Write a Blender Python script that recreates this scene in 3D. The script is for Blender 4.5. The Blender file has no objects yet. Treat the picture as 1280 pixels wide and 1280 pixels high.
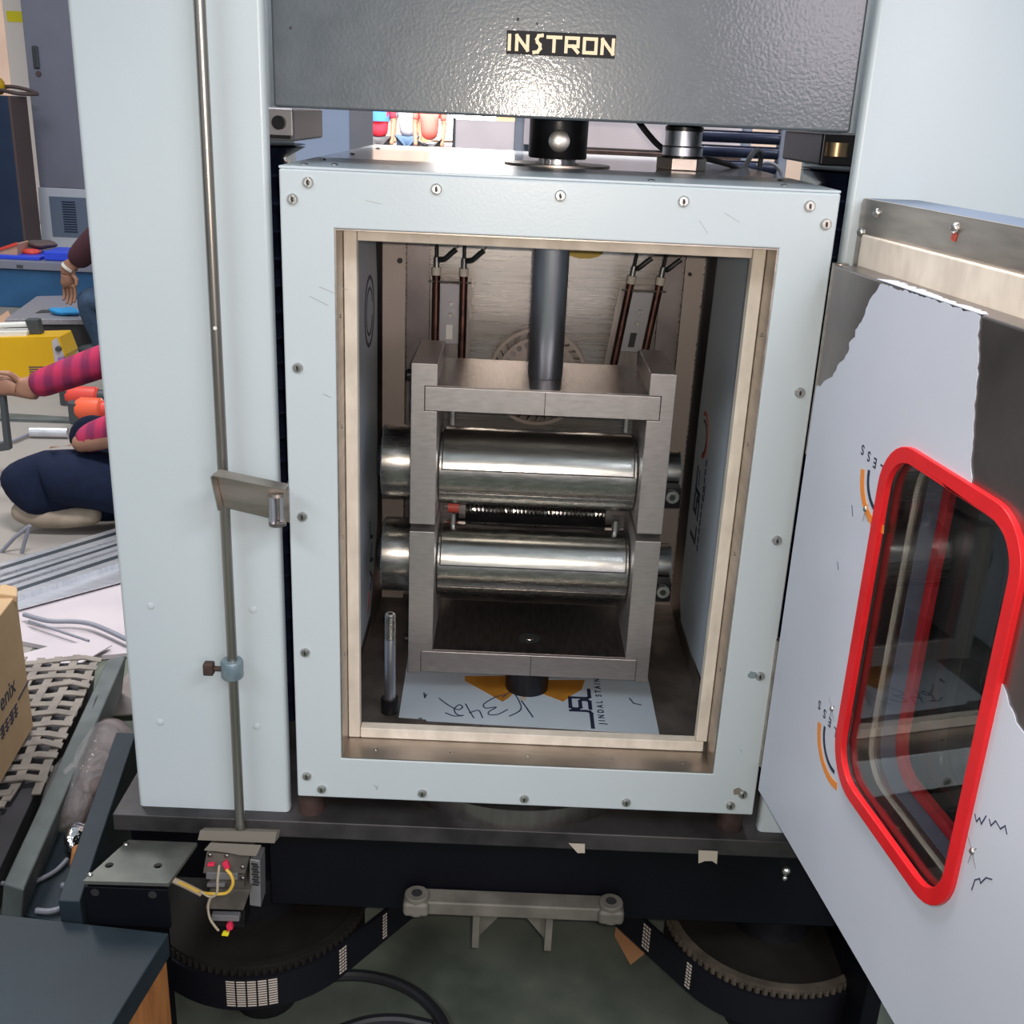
import bpy, bmesh, math, random
from mathutils import Vector, Matrix
from mathutils.geometry import tessellate_polygon
SC = bpy.context.scene
COL = SC.collection
PI = math.pi
# ------------------------------------------------------------------ camera, world, lamps, exposure
def look_matrix():
    pitch, roll, yaw = 0.3536, 0.0457, 0.0062
    f = Vector((math.sin(yaw)*math.cos(pitch), math.cos(yaw)*math.cos(pitch), -math.sin(pitch)))
    r = Vector((math.cos(yaw), -math.sin(yaw), 0)); u = r.cross(f)
    r2 = r*math.cos(roll)+u*math.sin(roll); u2 = -r*math.sin(roll)+u*math.cos(roll)
    m = Matrix((r2, u2, -f)).transposed().to_4x4()
    m.translation = (0.2572, -1.2049, 0.8561)
    return m
cd = bpy.data.cameras.new('camera'); cam = bpy.data.objects.new('camera', cd); COL.objects.link(cam)
cd.sensor_width = 36; cd.sensor_fit = 'HORIZONTAL'; cd.lens = 36*1354.3/1280; cd.clip_start = .02; cd.clip_end = 100
cam.matrix_world = look_matrix(); SC.camera = cam
SC.view_settings.view_transform = 'Standard'; SC.view_settings.look = 'None'
SC.view_settings.gamma = 1; SC.view_settings.use_curve_mapping = False
SC.view_settings.exposure = 0.0
wd = bpy.data.worlds.new('hall_light'); SC.world = wd; wd.use_nodes = True
bg = wd.node_tree.nodes['Background']; bg.inputs[0].default_value = (.82, .91, 1.0, 1); bg.inputs[1].default_value = .42
def area(name, loc, target, sx, sy, power, col=(1,1,1)):
    l = bpy.data.lights.new(name, 'AREA'); l.shape = 'RECTANGLE'; l.size = sx; l.size_y = sy; l.energy = power; l.color = col
    o = bpy.data.objects.new(name, l); COL.objects.link(o); o.location = loc
    o.rotation_euler = (Vector(target)-Vector(loc)).to_track_quat('-Z', 'Y').to_euler()
    return o
area('area_lamp', (-1.7, -2.5, 3.0), (.3, .1, .35), 1.8, .5, 47, (.90, .95, 1))
area('area_lamp', (2.0, -2.7, 3.0), (.3, .1, .35), 1.8, .5, 58, (.90, .95, 1))
area('area_lamp', (1.75, -3.9, 1.35), (.5, .05, .9), .9, .7, 24, (1, .86, .92))
area('area_lamp', (.2, .35, 3.4), (.1, 2.0, .7), 1.4, .4, 190, (1, .95, .96))  # unseen lamp added to brighten the plate and control box behind the chamber
area('area_lamp', (-2.5, 3.2, 3.9), (-2.2, 3.4, 0), 2.6, .8, 120, (1, .98, .95))
area('area_lamp', (-1.0, 15.0, 5.5), (-1.0, 18, 0), 6, 3, 3300, (1, .95, .93))
tl = bpy.data.lights.new('phone_torch', 'SPOT'); tl.energy = 28; tl.shadow_soft_size = .004; tl.color = (1, .86, .72); tl.spot_size = 1.5; tl.spot_blend = .6
to = bpy.data.objects.new('phone_torch', tl); COL.objects.link(to); to.location = (.272, -1.203, .866); to.rotation_euler = cam.matrix_world.to_euler()

# ------------------------------------------------------------------ materials
def mat(name, col, rough=.5, metal=0., noise=None, bump=None, col2=None, trans=0., stretch=None, wave=None, ior=None, alpha=None, emit=None, coat=0, aniso=0, detail=5, spec=None, ramp=(.35,.65)):
    m = bpy.data.materials.new(name); m.use_nodes = True; nt = m.node_tree; N = nt.nodes; L = nt.links
    b = N['Principled BSDF']
    c4 = (*col, 1); b.inputs['Base Color'].default_value = c4
    b.inputs['Roughness'].default_value = rough; b.inputs['Metallic'].default_value = metal
    if trans: b.inputs['Transmission Weight'].default_value = trans
    if ior: b.inputs['IOR'].default_value = ior
    if alpha is not None: b.inputs['Alpha'].default_value = alpha
    if coat: b.inputs['Coat Weight'].default_value = coat; b.inputs['Coat Roughness'].default_value = .10
    if spec is not None: b.inputs['Specular IOR Level'].default_value = spec
    if aniso: b.inputs['Anisotropic'].default_value = aniso
    if emit: b.inputs['Emission Color'].default_value = (*emit[0], 1); b.inputs['Emission Strength'].default_value = emit[1]
    if noise or bump:
        tc = N.new('ShaderNodeTexCoord'); mp = N.new('ShaderNodeMapping'); L.new(tc.outputs['Object'], mp.inputs[0])
        if stretch: mp.inputs['Scale'].default_value = stretch
    if noise:
        nz = N.new('ShaderNodeTexNoise'); nz.inputs['Scale'].default_value = noise; nz.inputs['Detail'].default_value = detail
        L.new(mp.outputs[0], nz.inputs[0])
        rp = N.new('ShaderNodeValToRGB'); rp.color_ramp.elements[0].position = ramp[0]; rp.color_ramp.elements[1].position = ramp[1]
        rp.color_ramp.elements[0].color = (*(col2 or [c*.8 for c in col]), 1); rp.color_ramp.elements[1].color = c4
        L.new(nz.outputs[0], rp.inputs[0]); L.new(rp.outputs[0], b.inputs['Base Color'])
        mr = N.new('ShaderNodeMapRange'); mr.inputs[3].default_value = rough*.85; mr.inputs[4].default_value = min(1, rough*1.15)
        L.new(nz.outputs[0], mr.inputs[0]); L.new(mr.outputs[0], b.inputs['Roughness'])
    if bump:
        kind, sc, st, dist = bump
        if kind == 'voronoi':
            t = N.new('ShaderNodeTexVoronoi'); t.feature = 'SMOOTH_F1'; t.inputs['Scale'].default_value = sc; out = t.outputs['Distance']
        else:
            t = N.new('ShaderNodeTexNoise'); t.inputs['Scale'].default_value = sc; t.inputs['Detail'].default_value = 3; out = t.outputs[0]
        L.new(mp.outputs[0], t.inputs[0])
        bp = N.new('ShaderNodeBump'); bp.inputs['Strength'].default_value = st; bp.inputs['Distance'].default_value = dist
        L.new(out, bp.inputs['Height']); L.new(bp.outputs[0], b.inputs['Normal'])
        if coat: L.new(bp.outputs[0], b.inputs['Coat Normal'])
    return m
M = dict(
 white=mat('white_paint', (.515,.575,.605), .33, 0, 3, ('noise', 260, .06, .002), (.485,.545,.575)),
 roof=mat('roof_paint', (.52,.56,.57), .135, 0, 3, ('noise', 90, .10, .0008), (.48,.52,.53)),
 hammer=mat('hammer_paint', (.092,.108,.122), .36, .1, 40, ('noise', 260, .55, .0004), (.080,.095,.108), coat=.42),
 stainless=mat('stainless', (.56,.50,.45), .36, 1, 14, ('noise', 90, .04, .001), (.42,.37,.33), stretch=(1,1,6)),
 stainless_d=mat('stainless_dark', (.34,.31,.30), .34, 1, 10, None, (.24,.215,.21), stretch=(6,1,1)),
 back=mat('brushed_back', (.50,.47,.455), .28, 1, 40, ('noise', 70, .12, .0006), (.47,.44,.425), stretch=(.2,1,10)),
 ground=mat('ground_steel', (.53,.495,.482), .42, .9, 60, ('noise', 300, .05, .0006), (.47,.438,.425), stretch=(1,1,4)),
 ground_top=mat('milled_steel', (.30,.27,.26), .33, 1, 60, ('noise', 140, .12, .001), (.20,.18,.175), stretch=(3,.5,1)),
 polished=mat('polished_steel', (.56,.56,.53), .20, 1, 20, None, (.46,.46,.44), stretch=(1.5,9,9)),
 roll=mat('roll_steel', (.44,.43,.405), .27, 1, 30, None, (.33,.32,.30), stretch=(1.5,9,9)),
 chrome=mat('chrome', (.66,.69,.76), .36, 1, 12, None, (.56,.59,.66), stretch=(4,4,.3)),
 bright=mat('zinc_screw', (.62,.61,.58), .28, 1, 60, None, (.42,.41,.39)),
 socket=mat('socket_dark', (.02,.02,.022), .6),
 gasket=mat('fibre_gasket', (.74,.67,.575), .85, 0, 40, ('noise', 150, .25, .002), (.60,.535,.455), stretch=(1,1,.5)),
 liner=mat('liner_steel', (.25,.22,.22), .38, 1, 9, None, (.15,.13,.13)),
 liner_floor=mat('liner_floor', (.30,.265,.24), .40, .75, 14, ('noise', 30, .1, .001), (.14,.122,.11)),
 strip=mat('baffle_steel', (.36,.31,.285), .5, .7, 6, None, (.30,.26,.24), stretch=(1,1,.3)),
 film=mat('protective_film', (.50,.57,.65), .42, 0, 9, ('noise', 25, .08, .002), (.47,.54,.61)),
 film_wall=mat('wall_film', (.54,.62,.69), .45, 0, 6, ('noise', 14, .1, .003), (.50,.58,.65)),
 film_door=mat('door_film', (.57,.61,.71), .40, 0, 5, ('noise', 18, .06, .003), (.53,.57,.66)),
 kapton=mat('amber_tape', (.50,.23,.035), .3, 0, 20, None, (.36,.15,.02)),
 yellow_tape=mat('yellow_tape', (.62,.42,.03), .4),
 ink=mat('ink_navy', (.015,.02,.05), .5), ink_pen=mat('ink_pen', (.03,.04,.09), .5), orange=mat('ink_orange', (.75,.25,.04), .5),
 red_print=mat('ink_red', (.5,.08,.06), .5),
 red=mat('red_rubber', (.72,.012,.018), .42, 0, 30, None, (.62,.01,.015)),
 red_in=mat('red_rubber_inner', (.6,.02,.03), .5),
 glass=mat('clear_glass', (.93,.96,.96), .0, 0, trans=1, ior=1.5),
 glass_dark=mat('tinted_glass', (.06,.075,.08), .02, 0, trans=.6, ior=1.5),
 navy=mat('navy_bellows', (.018,.024,.055), .22, 0, 20, None, (.01,.014,.035)),
 black=mat('black_paint', (.0035,.004,.007), .5, 0, 6, ('noise', 60, .05, .001), (.0022,.0026,.0045), spec=.16),
 blackm=mat('black_oxide', (.020,.020,.024), .33, .5, 30, None, (.012,.012,.015)),
 table=mat('table_steel', (.085,.08,.082), .5, .6, 12, ('noise', 40, .1, .001), (.03,.028,.029)),
 darkplate=mat('dirty_plate', (.15,.155,.14), .5, .5, 14, ('noise', 30, .1, .001), (.075,.08,.075)),
 bluedark=mat('blue_black_paint', (.018,.030,.040), .55, 0, 8, None, (.010,.017,.024), spec=.3),
 rust=mat('rusty_post', (.10,.06,.05), .6, .5, 30, None, (.045,.03,.028)),
 iron=mat('cast_iron', (.19,.175,.15), .6, .2, 20, ('noise', 60, .2, .002), (.12,.11,.095), spec=.3),
 pulley=mat('pulley_iron', (.018,.0155,.013), .65, .1, 12, ('noise', 30, .2, .002), (.010,.009,.008), spec=.25),
 rim=mat('pulley_rim', (.10,.08,.06), .6, .2, 40, None, (.06,.047,.036)),
 belt=mat('belt_rubber', (.006,.0065,.010), .6, spec=.18), print_w=mat('belt_print', (.55,.48,.42), .7), 
 rubber=mat('cable_black', (.015,.016,.02), .45), grey_cable=mat('cable_grey', (.20,.21,.25), .5),
 silver=mat('silver_rod', (.44,.42,.38), .33, 1, 18, None, (.33,.31,.28), stretch=(1,1,.2)),
 collar=mat('collar_paint', (.27,.34,.36), .45, .3, 40, None, (.14,.2,.25)),
 bronze=mat('bronze', (.42,.29,.17), .35, 1), greym=mat('grey_block', (.30,.30,.32), .45, .6),
 copper=mat('heater_sheath', (.17,.085,.065), .33, 1, 40, None, (.09,.05,.045)), ceramic=mat('ceramic', (.62,.57,.50), .6),
 wood=mat('orange_wood', (.42,.17,.05), .6, 0, 12, None, (.30,.11,.03), stretch=(1,6,1)),
 card=mat('cardboard', (.50,.34,.19), .8, 0, 14, ('noise', 60, .08, .001), (.46,.31,.17)), card_d=mat('cardboard_far', (.55,.28,.13), .8, 0, 9, None, (.48,.24,.11)),
 mesh_mat=mat('dusty_mat', (.26,.235,.205), .9, 0, 18, ('noise', 50, .3, .003), (.18,.163,.145)),
 channel=mat('channel_grey', (.13,.15,.15), .55, .4, 12, None, (.085,.1,.1)), pinksheet=mat('sheet_film', (.50,.455,.475), .5, 0, 6, None, (.45,.41,.435)),
 alu=mat('aluminium', (.72,.74,.78), .3, .7, 20, None, (.58,.60,.65), stretch=(1,8,1)), alud=mat('aluminium_slot', (.10,.12,.14), .4, .8),
 plastic=mat('clear_plastic', (.62,.60,.62), .10, 0, alpha=.2, bump=('noise', 28, 1.0, .02)), bag_in=mat('brown_parts', (.12,.085,.08), .6, 0, 20, None, (.06,.042,.04)),
 foil=mat('foil', (.75,.76,.76), .15, 1, bump=('noise', 40, 1, .01)),
 skin=mat('skin', (.32,.17,.11), .55, 0, 20, None, (.28,.14,.09)), skin_d=mat('skin_shade', (.24,.12,.08), .55), sole=mat('dusty_sole', (.36,.30,.23), .75, 0, 14, None, (.27,.22,.17)),
 jeans_n=mat('navy_denim', (.007,.013,.036), .9, 0, 60, ('noise', 200, .2, .002), (.005,.009,.026), spec=.2), jeans=mat('blue_denim', (.06,.11,.19), .85, 0, 40, None, (.04,.08,.15)),
 maroon=mat('maroon_cloth', (.055,.016,.026), .85), hair=mat('black_hair', (.01,.009,.009), .5),
 grey_shirt=mat('grey_cloth', (.40,.42,.48), .85), coral=mat('coral_cloth', (.85,.16,.13), .85), redcl=mat('red_cloth', (.75,.03,.06), .85), bluecl=mat('blue_cloth', (.05,.20,.55), .85), pale_cl=mat('pale_cloth', (.8,.62,.55), .85),
 yellow=mat('yellow_enamel', (.72,.43,.005), .35, 0, 5, None, (.66,.38,.005)), dgrey=mat('dark_grey_plastic', (.05,.06,.065), .5), offwhite=mat('off_white', (.72,.72,.68), .5), lilac=mat('lilac_cap', (.35,.17,.42), .5),
 orangep=mat('orange_plastic', (.80,.12,.05), .45), cabgrey=mat('cabinet_grey', (.23,.24,.31), .45, 0, 3, None, (.21,.22,.28)), cabwhite=mat('cabinet_white', (.62,.66,.74), .5), cabblue=mat('cabinet_navy', (.018,.04,.09), .5, 0, 3, None, (.012,.03,.075)), brown=mat('brown_paint', (.11,.075,.075), .6),
 blue=mat('blue_paint', (.03,.12,.27), .45, 0, 6, None, (.02,.09,.21)), bluep=mat('blue_plastic', (.03,.08,.75), .4), redp=mat('red_plastic', (.75,.07,.05), .45), tan=mat('tan_fabric', (.55,.33,.22), .8), bluecloth=mat('sky_blue_cloth', (.03,.30,.65), .7),
 granite=mat('granite_plate', (.30,.30,.33), .3, 0, 60, None, (.24,.24,.27)), stone=mat('dark_stand', (.05,.048,.055), .7, 0, 12, None, (.03,.03,.035)),
 slate=mat('slate_paint', (.17,.215,.30), .5, 0, 3, None, (.15,.195,.28)), panel_grey=mat('panel_grey', (.56,.52,.545), .45, .1, 9, None, (.50,.46,.49)),
 postgrey=mat('post_grey', (.19,.22,.28), .45), floor=mat('shaded_concrete', (.125,.145,.115), .75, 0, 5, ('noise', 20, .1, .003), (.06,.073,.058), ramp=(.4,.6)), floor_tan=mat('tan_concrete', (.30,.275,.25), .75, 0, 1.6, ('noise', 20, .1, .003), (.235,.22,.205)), wall=mat('wall_plaster', (.46,.36,.30), .9, 0, 1.2, None, (.40,.31,.255)), cream=mat('cream_column', (.85,.80,.74), .6),  # floor: green, with the shade around the machine put into its colour
 glow=mat('daylight_opening', (1,1,1), .5, emit=((1,.96,.95), 16.0)), yel2=mat('yellow_label', (.85,.75,.02), .5), masking=mat('masking_tape', (.45,.40,.33), .75), paper=mat('grey_paper', (.20,.18,.15), .85), wire_y=mat('yellow_wire', (.65,.42,.06), .5), wire_w=mat('white_wire', (.45,.38,.28), .6), redterm=mat('red_terminal', (.75,.03,.09), .4), bak=mat('dusty_bakelite', (.12,.105,.09), .7, 0, 30, None, (.065,.058,.05)),
 letter=mat('letter_cream', (.80,.62,.40), .4), nameplate=mat('nameplate_black', (.015,.015,.018), .5, spec=.15),
)
def plaid():
    m = bpy.data.materials.new('plaid_cloth'); m.use_nodes = True; nt = m.node_tree; N = nt.nodes; L = nt.links
    b = N['Principled BSDF']; b.inputs['Roughness'].default_value = .9
    tc = N.new('ShaderNodeTexCoord'); prev = None
    for ax, sc in ((0, 16), (2, 16)):
        w = N.new('ShaderNodeTexWave'); w.bands_direction = 'X' if ax == 0 else 'Z'; w.inputs['Scale'].default_value = sc*.3; w.inputs['Distortion'].default_value = .4
        L.new(tc.outputs['Object'], w.inputs[0])
        r = N.new('ShaderNodeValToRGB'); r.color_ramp.elements[0].position = .25; r.color_ramp.elements[1].position = .75
        r.color_ramp.elements[0].color = (.06,.01,.05,1) if ax == 0 else (.30,.02,.09,1); r.color_ramp.elements[1].color = (.40,.018,.075,1)
        L.new(w.outputs[0], r.inputs[0])
        if prev is None: prev = r
        else:
            mx = N.new('ShaderNodeMix'); mx.data_type = 'RGBA'; mx.inputs[0].default_value = .5
            L.new(prev.outputs[0], mx.inputs[6]); L.new(r.outputs[0], mx.inputs[7]); L.new(mx.outputs[2], b.inputs['Base Color'])
    return m
M['plaid'] = plaid()

# ------------------------------------------------------------------ builders
class MB:
    def __init__(s): s.v = []; s.f = []
    def add(s, vs, fs):
        o = len(s.v); s.v += [tuple(v) for v in vs]; s.f += [tuple(i+o for i in f) for f in fs]; return s
    def box(s, x0, x1, y0, y1, z0, z1):
        return s.add([(x0,y0,z0),(x1,y0,z0),(x1,y1,z0),(x0,y1,z0),(x0,y0,z1),(x1,y0,z1),(x1,y1,z1),(x0,y1,z1)],
            [(0,3,2,1),(4,5,6,7),(0,1,5,4),(1,2,6,5),(2,3,7,6),(3,0,4,7)])
    def hexa(s, lo, hi):      # two matching polygons of n points
        n = len(lo)
        return s.add(list(lo)+list(hi), [tuple(range(n-1,-1,-1)), tuple(range(n,2*n))]+[(i,(i+1)%n,n+(i+1)%n,n+i) for i in range(n)])
    def cyl(s, p0, p1, r0, r1=None, n=20, cap=True):
        return s.rings([(p0, r0), (p1, r0 if r1 is None else r1)], n, cap)
    def rings(s, pr, n=20, cap=True):   # centre, radius list: frames follow the first to last direction
        pts = [Vector(p) for p, r in pr]; vs = []; fs = []
        m = len(pts)
        up = None
        for i in range(m):
            d = (pts[min(i+1, m-1)]-pts[max(i-1, 0)])
            if d.length < 1e-9: d = pts[-1]-pts[0]
            d.normalize()
            if up is None:
                up = Vector((0,0,1)) if abs(d.z) < .9 else Vector((0,1,0))
            a = d.cross(up)
            if a.length < 1e-4: a = d.cross(Vector((1,0,.01)))
            a.normalize(); b = a.cross(d).normalized(); up = b
            for k in range(n):
                t = 2*PI*k/n; vs.append(pts[i]+(a*math.cos(t)+b*math.sin(t))*pr[i][1])
        for i in range(m-1):
            for k in range(n):
                fs.append((i*n+k, i*n+(k+1)%n, (i+1)*n+(k+1)%n, (i+1)*n+k))
        if cap: fs += [tuple(range(n-1,-1,-1)), tuple((m-1)*n+k for k in range(n))]
        return s.add(vs, fs)
    def tube(s, pts, r, n=8): return s.rings([(p, r) for p in pts], n)
    def prism(s, poly, fn, t0, t1, holes=()):   # polygon in (a, b), fn(a, b, t) -> point
        loops = [list(poly)]+[list(h) for h in holes]
        flat = [p for l in loops for p in l]; n = len(flat)
        tris = tessellate_polygon([[Vector((p[0], p[1], 0)) for p in l] for l in loops])
        vs = [fn(p[0], p[1], t0) for p in flat]+[fn(p[0], p[1], t1) for p in flat]
        fs = [tuple(t) for t in tris]+[tuple(n+i for i in reversed(t)) for t in tris]
        o = 0
        for l in loops:
            k = len(l)
            fs += [(o+i, o+(i+1) % k, n+o+(i+1) % k, n+o+i) for i in range(k)]; o += k
        return s.add(vs, fs)
    def sphere(s, c, r, n=12, m=8, sc=(1,1,1)):
        vs = [(c[0], c[1], c[2]+r*sc[2])]; fs = []
        for i in range(1, m):
            t = PI*i/m
            for k in range(n): vs.append((c[0]+r*sc[0]*math.sin(t)*math.cos(2*PI*k/n), c[1]+r*sc[1]*math.sin(t)*math.sin(2*PI*k/n), c[2]+r*sc[2]*math.cos(t)))
        vs.append((c[0], c[1], c[2]-r*sc[2])); e = len(vs)-1
        for k in range(n): fs.append((0, 1+k, 1+(k+1)%n)); fs.append((e, e-n+(k+1)%n, e-n+k))
        for i in range(m-2):
            for k in range(n): a = 1+i*n; fs.append((a+k, a+n+k, a+n+(k+1)%n, a+(k+1)%n))
        return s.add(vs, fs)
    def build(s, name, m, parent=None, bevel=0, smooth=35, seg=2, label=None):
        me = bpy.data.meshes.new(name)
        if parent is None:
            xs = [v[0] for v in s.v]; ys = [v[1] for v in s.v]
            org = Vector(((min(xs)+max(xs))/2, (min(ys)+max(ys))/2, min(v[2] for v in s.v)))
        else: org = Vector((0,0,0))
        me.from_pydata([(v[0]-org[0], v[1]-org[1], v[2]-org[2]) for v in s.v], [], s.f)
        bm = bmesh.new(); bm.from_mesh(me); bmesh.ops.recalc_face_normals(bm, faces=bm.faces); bm.to_mesh(me); bm.free()
        me.materials.append(M[m] if isinstance(m, str) else m)
        if smooth:
            for p in me.polygons: p.use_smooth = True
            me.set_sharp_from_angle(angle=math.radians(smooth))
        o = bpy.data.objects.new(name, me); COL.objects.link(o)
        if parent is None: o.location = org
        else: adopt(o, parent)
        if bevel:
            b = o.modifiers.new('bevel', 'BEVEL'); b.width = bevel; b.segments = seg; b.limit_method = 'ANGLE'; b.angle_limit = math.radians(40); b.harden_normals = bool(smooth)
        if label: o['label'] = label
        return o
def world_loc(o):
    v = Vector((0,0,0))
    while o: v = v+Vector(o.location) if not o.parent else v; o = o.parent
    return v
def adopt(o, parent):          # keep the child's own coordinates in world space
    o.parent = parent
    r = parent
    while r.parent: r = r.parent
    if parent is r: o.matrix_parent_inverse = Matrix.Translation(-Vector(r.location))
def tag(o, label, cat, group=None):
    o['label'] = label; o['category'] = cat
    if group: o['group'] = group
    return o
def thing(name, loc, label, cat, group=None):
    o = bpy.data.objects.new(name, None); COL.objects.link(o); o.location = loc; o.empty_display_size = .05
    return tag(o, label, cat, group)
def kid(name, parent, label=None):     # a part that only gathers sub-parts
    o = bpy.data.objects.new(name, None); COL.objects.link(o); adopt(o, parent)
    if label: o['label'] = label
    return o
def struct(o): o['kind'] = 'structure'; return o
def share(src, parent, off):           # one more part with the same mesh, shifted
    o = src.copy(); COL.objects.link(o); adopt(o, parent); o.location = Vector(src.location)+Vector(off); return o
def copy_tree(o, parent=None):
    c = o.copy(); COL.objects.link(c)
    if parent: c.parent = parent; c.matrix_parent_inverse = o.matrix_parent_inverse
    for ch in [k for k in bpy.data.objects if k.parent == o]: copy_tree(ch, c)
    return c
def XZ(y0=0): return lambda a, b, t: (a, y0+t, b)
def XY(a, b, t): return (a, b, t)
def YZ(a, b, t): return (t, a, b)
def rrect(x0, x1, z0, z1, r, n=6):
    out = []
    for cx, cz, a0 in ((x1-r, z1-r, 0), (x0+r, z1-r, 90), (x0+r, z0+r, 180), (x1-r, z0+r, 270)):
        for k in range(n+1):
            t = math.radians(a0+90*k/n); out.append((cx+r*math.cos(t), cz+r*math.sin(t)))
    return out
def circ(x, z, r, n=16): return [(x+r*math.cos(2*PI*k/n), z+r*math.sin(2*PI*k/n)) for k in range(n)]
def text(name, s, m, parent, o, xd, yd, size, ext=.0002, bold=0, space=1):
    c = bpy.data.curves.new(name, 'FONT'); c.body = s; c.size = size; c.extrude = ext; c.offset = bold; c.space_character = space
    c.materials.append(M[m]); ob = bpy.data.objects.new(name, c); COL.objects.link(ob)
    xd = Vector(xd).normalized(); yd = Vector(yd).normalized(); zd = xd.cross(yd)
    mt = Matrix((xd, yd, zd)).transposed().to_4x4(); mt.translation = Vector(o)
    dg = bpy.context.evaluated_depsgraph_get(); me = bpy.data.meshes.new_from_object(ob.evaluated_get(dg))
    bpy.data.objects.remove(ob); bpy.data.curves.remove(c)
    me.name = name; me.transform(mt); ob = bpy.data.objects.new(name, me); COL.objects.link(ob); adopt(ob, parent)
    return ob
def strokes(lines, w, fn, t0, t1):     # flat pen lines: polylines in (a, b)
    mb = MB(); sk = 0
    for l in lines:
        for (a0, b0), (a1, b1) in zip(l, l[1:]):
            d = Vector((a1-a0, b1-b0))
            if d.length < 1e-7: continue
            d.normalize(); n = Vector((-d.y, d.x))*w/2; e = d*w*.45
            q = [(a0-e.x+n.x, b0-e.y+n.y), (a0-e.x-n.x, b0-e.y-n.y), (a1+e.x-n.x, b1+e.y-n.y), (a1+e.x+n.x, b1+e.y+n.y)]
            sk += 1; d0 = 1.5e-5*(sk % 7)
            mb.hexa([fn(a, b, t0-d0) for a, b in q], [fn(a, b, t1+d0) for a, b in q])
    return mb
def strokes_each(lines, w, fn, t0, t1, name, m, parent):
    for l in lines: strokes([l], w, fn, t0, t1).build(name, m, parent)
def arcpts(c, r, a0, a1, n=12): return [(c[0]+r*math.cos(math.radians(a0+(a1-a0)*k/n)), c[1]+r*math.sin(math.radians(a0+(a1-a0)*k/n))) for k in range(n+1)]
def skinned(name, chains, m, parent=None, sub=2, label=None):   # chains of (point, radius); equal points are welded
    pts = []; rad = []; edges = []
    for ch in chains:
        prev = None
        for p, r in ch:
            idx = next((i for i, q in enumerate(pts) if (Vector(q)-Vector(p)).length < 1e-5), None)
            if idx is None: pts.append(p); rad.append(r); idx = len(pts)-1
            if prev is not None and prev != idx: edges.append((prev, idx))
            prev = idx
    me = bpy.data.meshes.new(name); me.from_pydata(pts, edges, [])
    me.materials.append(M[m]); o = bpy.data.objects.new(name, me); COL.objects.link(o)
    if parent: adopt(o, parent)
    md = o.modifiers.new('skin', 'SKIN'); md.use_smooth_shade = True
    sv = me.skin_vertices[0].data if me.skin_vertices else None
    if sv is None:
        bm = bmesh.new(); bm.from_mesh(me); bm.verts.layers.skin.verify(); bm.to_mesh(me); bm.free(); sv = me.skin_vertices[0].data
    for i, r in enumerate(rad): sv[i].radius = (r, r) if not isinstance(r, tuple) else r; sv[i].use_root = (i == 0)
    ss = o.modifiers.new('subsurf', 'SUBSURF'); ss.levels = sub; ss.render_levels = sub
    if label: o['label'] = label
    return o
def smoothpath(P, k=6):
    P = [Vector(p) for p in P]; out = []
    for i in range(len(P)-1):
        a = P[max(i-1,0)]; b = P[i]; c = P[i+1]; d = P[min(i+2,len(P)-1)]
        for j in range(k):
            t = j/k; out.append(.5*((2*b)+(c-a)*t+(2*a-5*b+4*c-d)*t*t+(3*b-a-3*c+d)*t**3))
    out.append(P[-1]); return out
random.seed(4)
# ------------------------------------------------------------------ the hall
struct(MB().box(-14, 14, -6, 23, -.6, -.5).build('floor', 'floor', smooth=0))  # colour darkened to carry the shade under the machine
struct(MB().prism([(-.95,.9),(-.95,23),(-14,23),(-14,-6),(-2.4,-6)], XY, -.505, -.498).build('floor', 'floor_tan', smooth=0))  # lighter tan floor, clear of the shade painted into the main floor
struct(MB().box(-14, 14, 22, 22.2, -.5, 6).build('wall_back', 'wall', smooth=0))
struct(MB().box(-11.2, -11, -6, 22, -.5, 6).build('wall_left', 'wall', smooth=0))
wx0, wx1 = [(-1.4628,21.9,0.4829),(0.2896,21.9,0.5583)][0][0], [(-1.4628,21.9,0.4829),(0.2896,21.9,0.5583)][1][0]
dr = struct(MB().box(wx0, wx1, 21.9, 22.0, .35, 3.6).build('window_1', 'glow', smooth=0))
for a in ((wx0-.1,wx0,.25,3.7), (wx1,wx1+.1,.25,3.7), (wx0,wx1,3.6,3.7), (wx0,wx1,.25,.35)): MB().box(a[0], a[1], 21.85, 22.0, a[2], a[3]).build('window_frame', 'cream', dr, .01)

# ------------------------------------------------------------------ load frame
F = thing('machine_base', (.3, .3, -.5), 'black steel machine base with a worn table top carrying the test chamber', 'machine base')
MB().box(-.247, .87, .0, .95, -.066, -.04).build('table_top', 'table', F, .002)
MB().box(-.05, .75, .035, .07, -.207, -.066).build('front_beam', 'black', F, .003)
tag(MB().box(-.247, .87, .90, .94, -.5, -.067).build('shade_panel', 'black', None, .003), 'added black panel standing in for the shade at the back under the table', 'panel')  # added sheet that hides the bright floor where only shade lies
tag(MB().box(.775, .80, -.045, .4, -.5, -.19).build('side_panel', 'black', None, .004), 'black side panel under the right end of the base beside the door', 'panel')
for x in (.012, .578):
    MB().cyl((x, .03, -.04), (x, .03, .0), .0175, n=24).build('standoff', 'rust', F)
MB().rings([((.29, .21, -.04), .205), ((.29, .21, -.012), .205), ((.29, .21, -.010), .19)], 64).build('base_flange', 'stainless_d', F)
for q in ([(0.3605,-0.0547),(0.3819,-0.0549),(0.3829,-0.069),(0.3732,-0.0695)], [(0.534,-0.0575),(0.5597,-0.0575),(0.5608,-0.0782),(0.5539,-0.0733),(0.5442,-0.0738),(0.5361,-0.0781)]):
    MB().prism(q, XZ(), -.0025, -.0015).build('tape_tab', 'masking', F)
for z, r in ((-.1105, .007), (-.123, .0045)):
    MB().sphere((.6655, .032, z), r, 14, 8).build('dome_bolt', 'bright', F)
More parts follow.
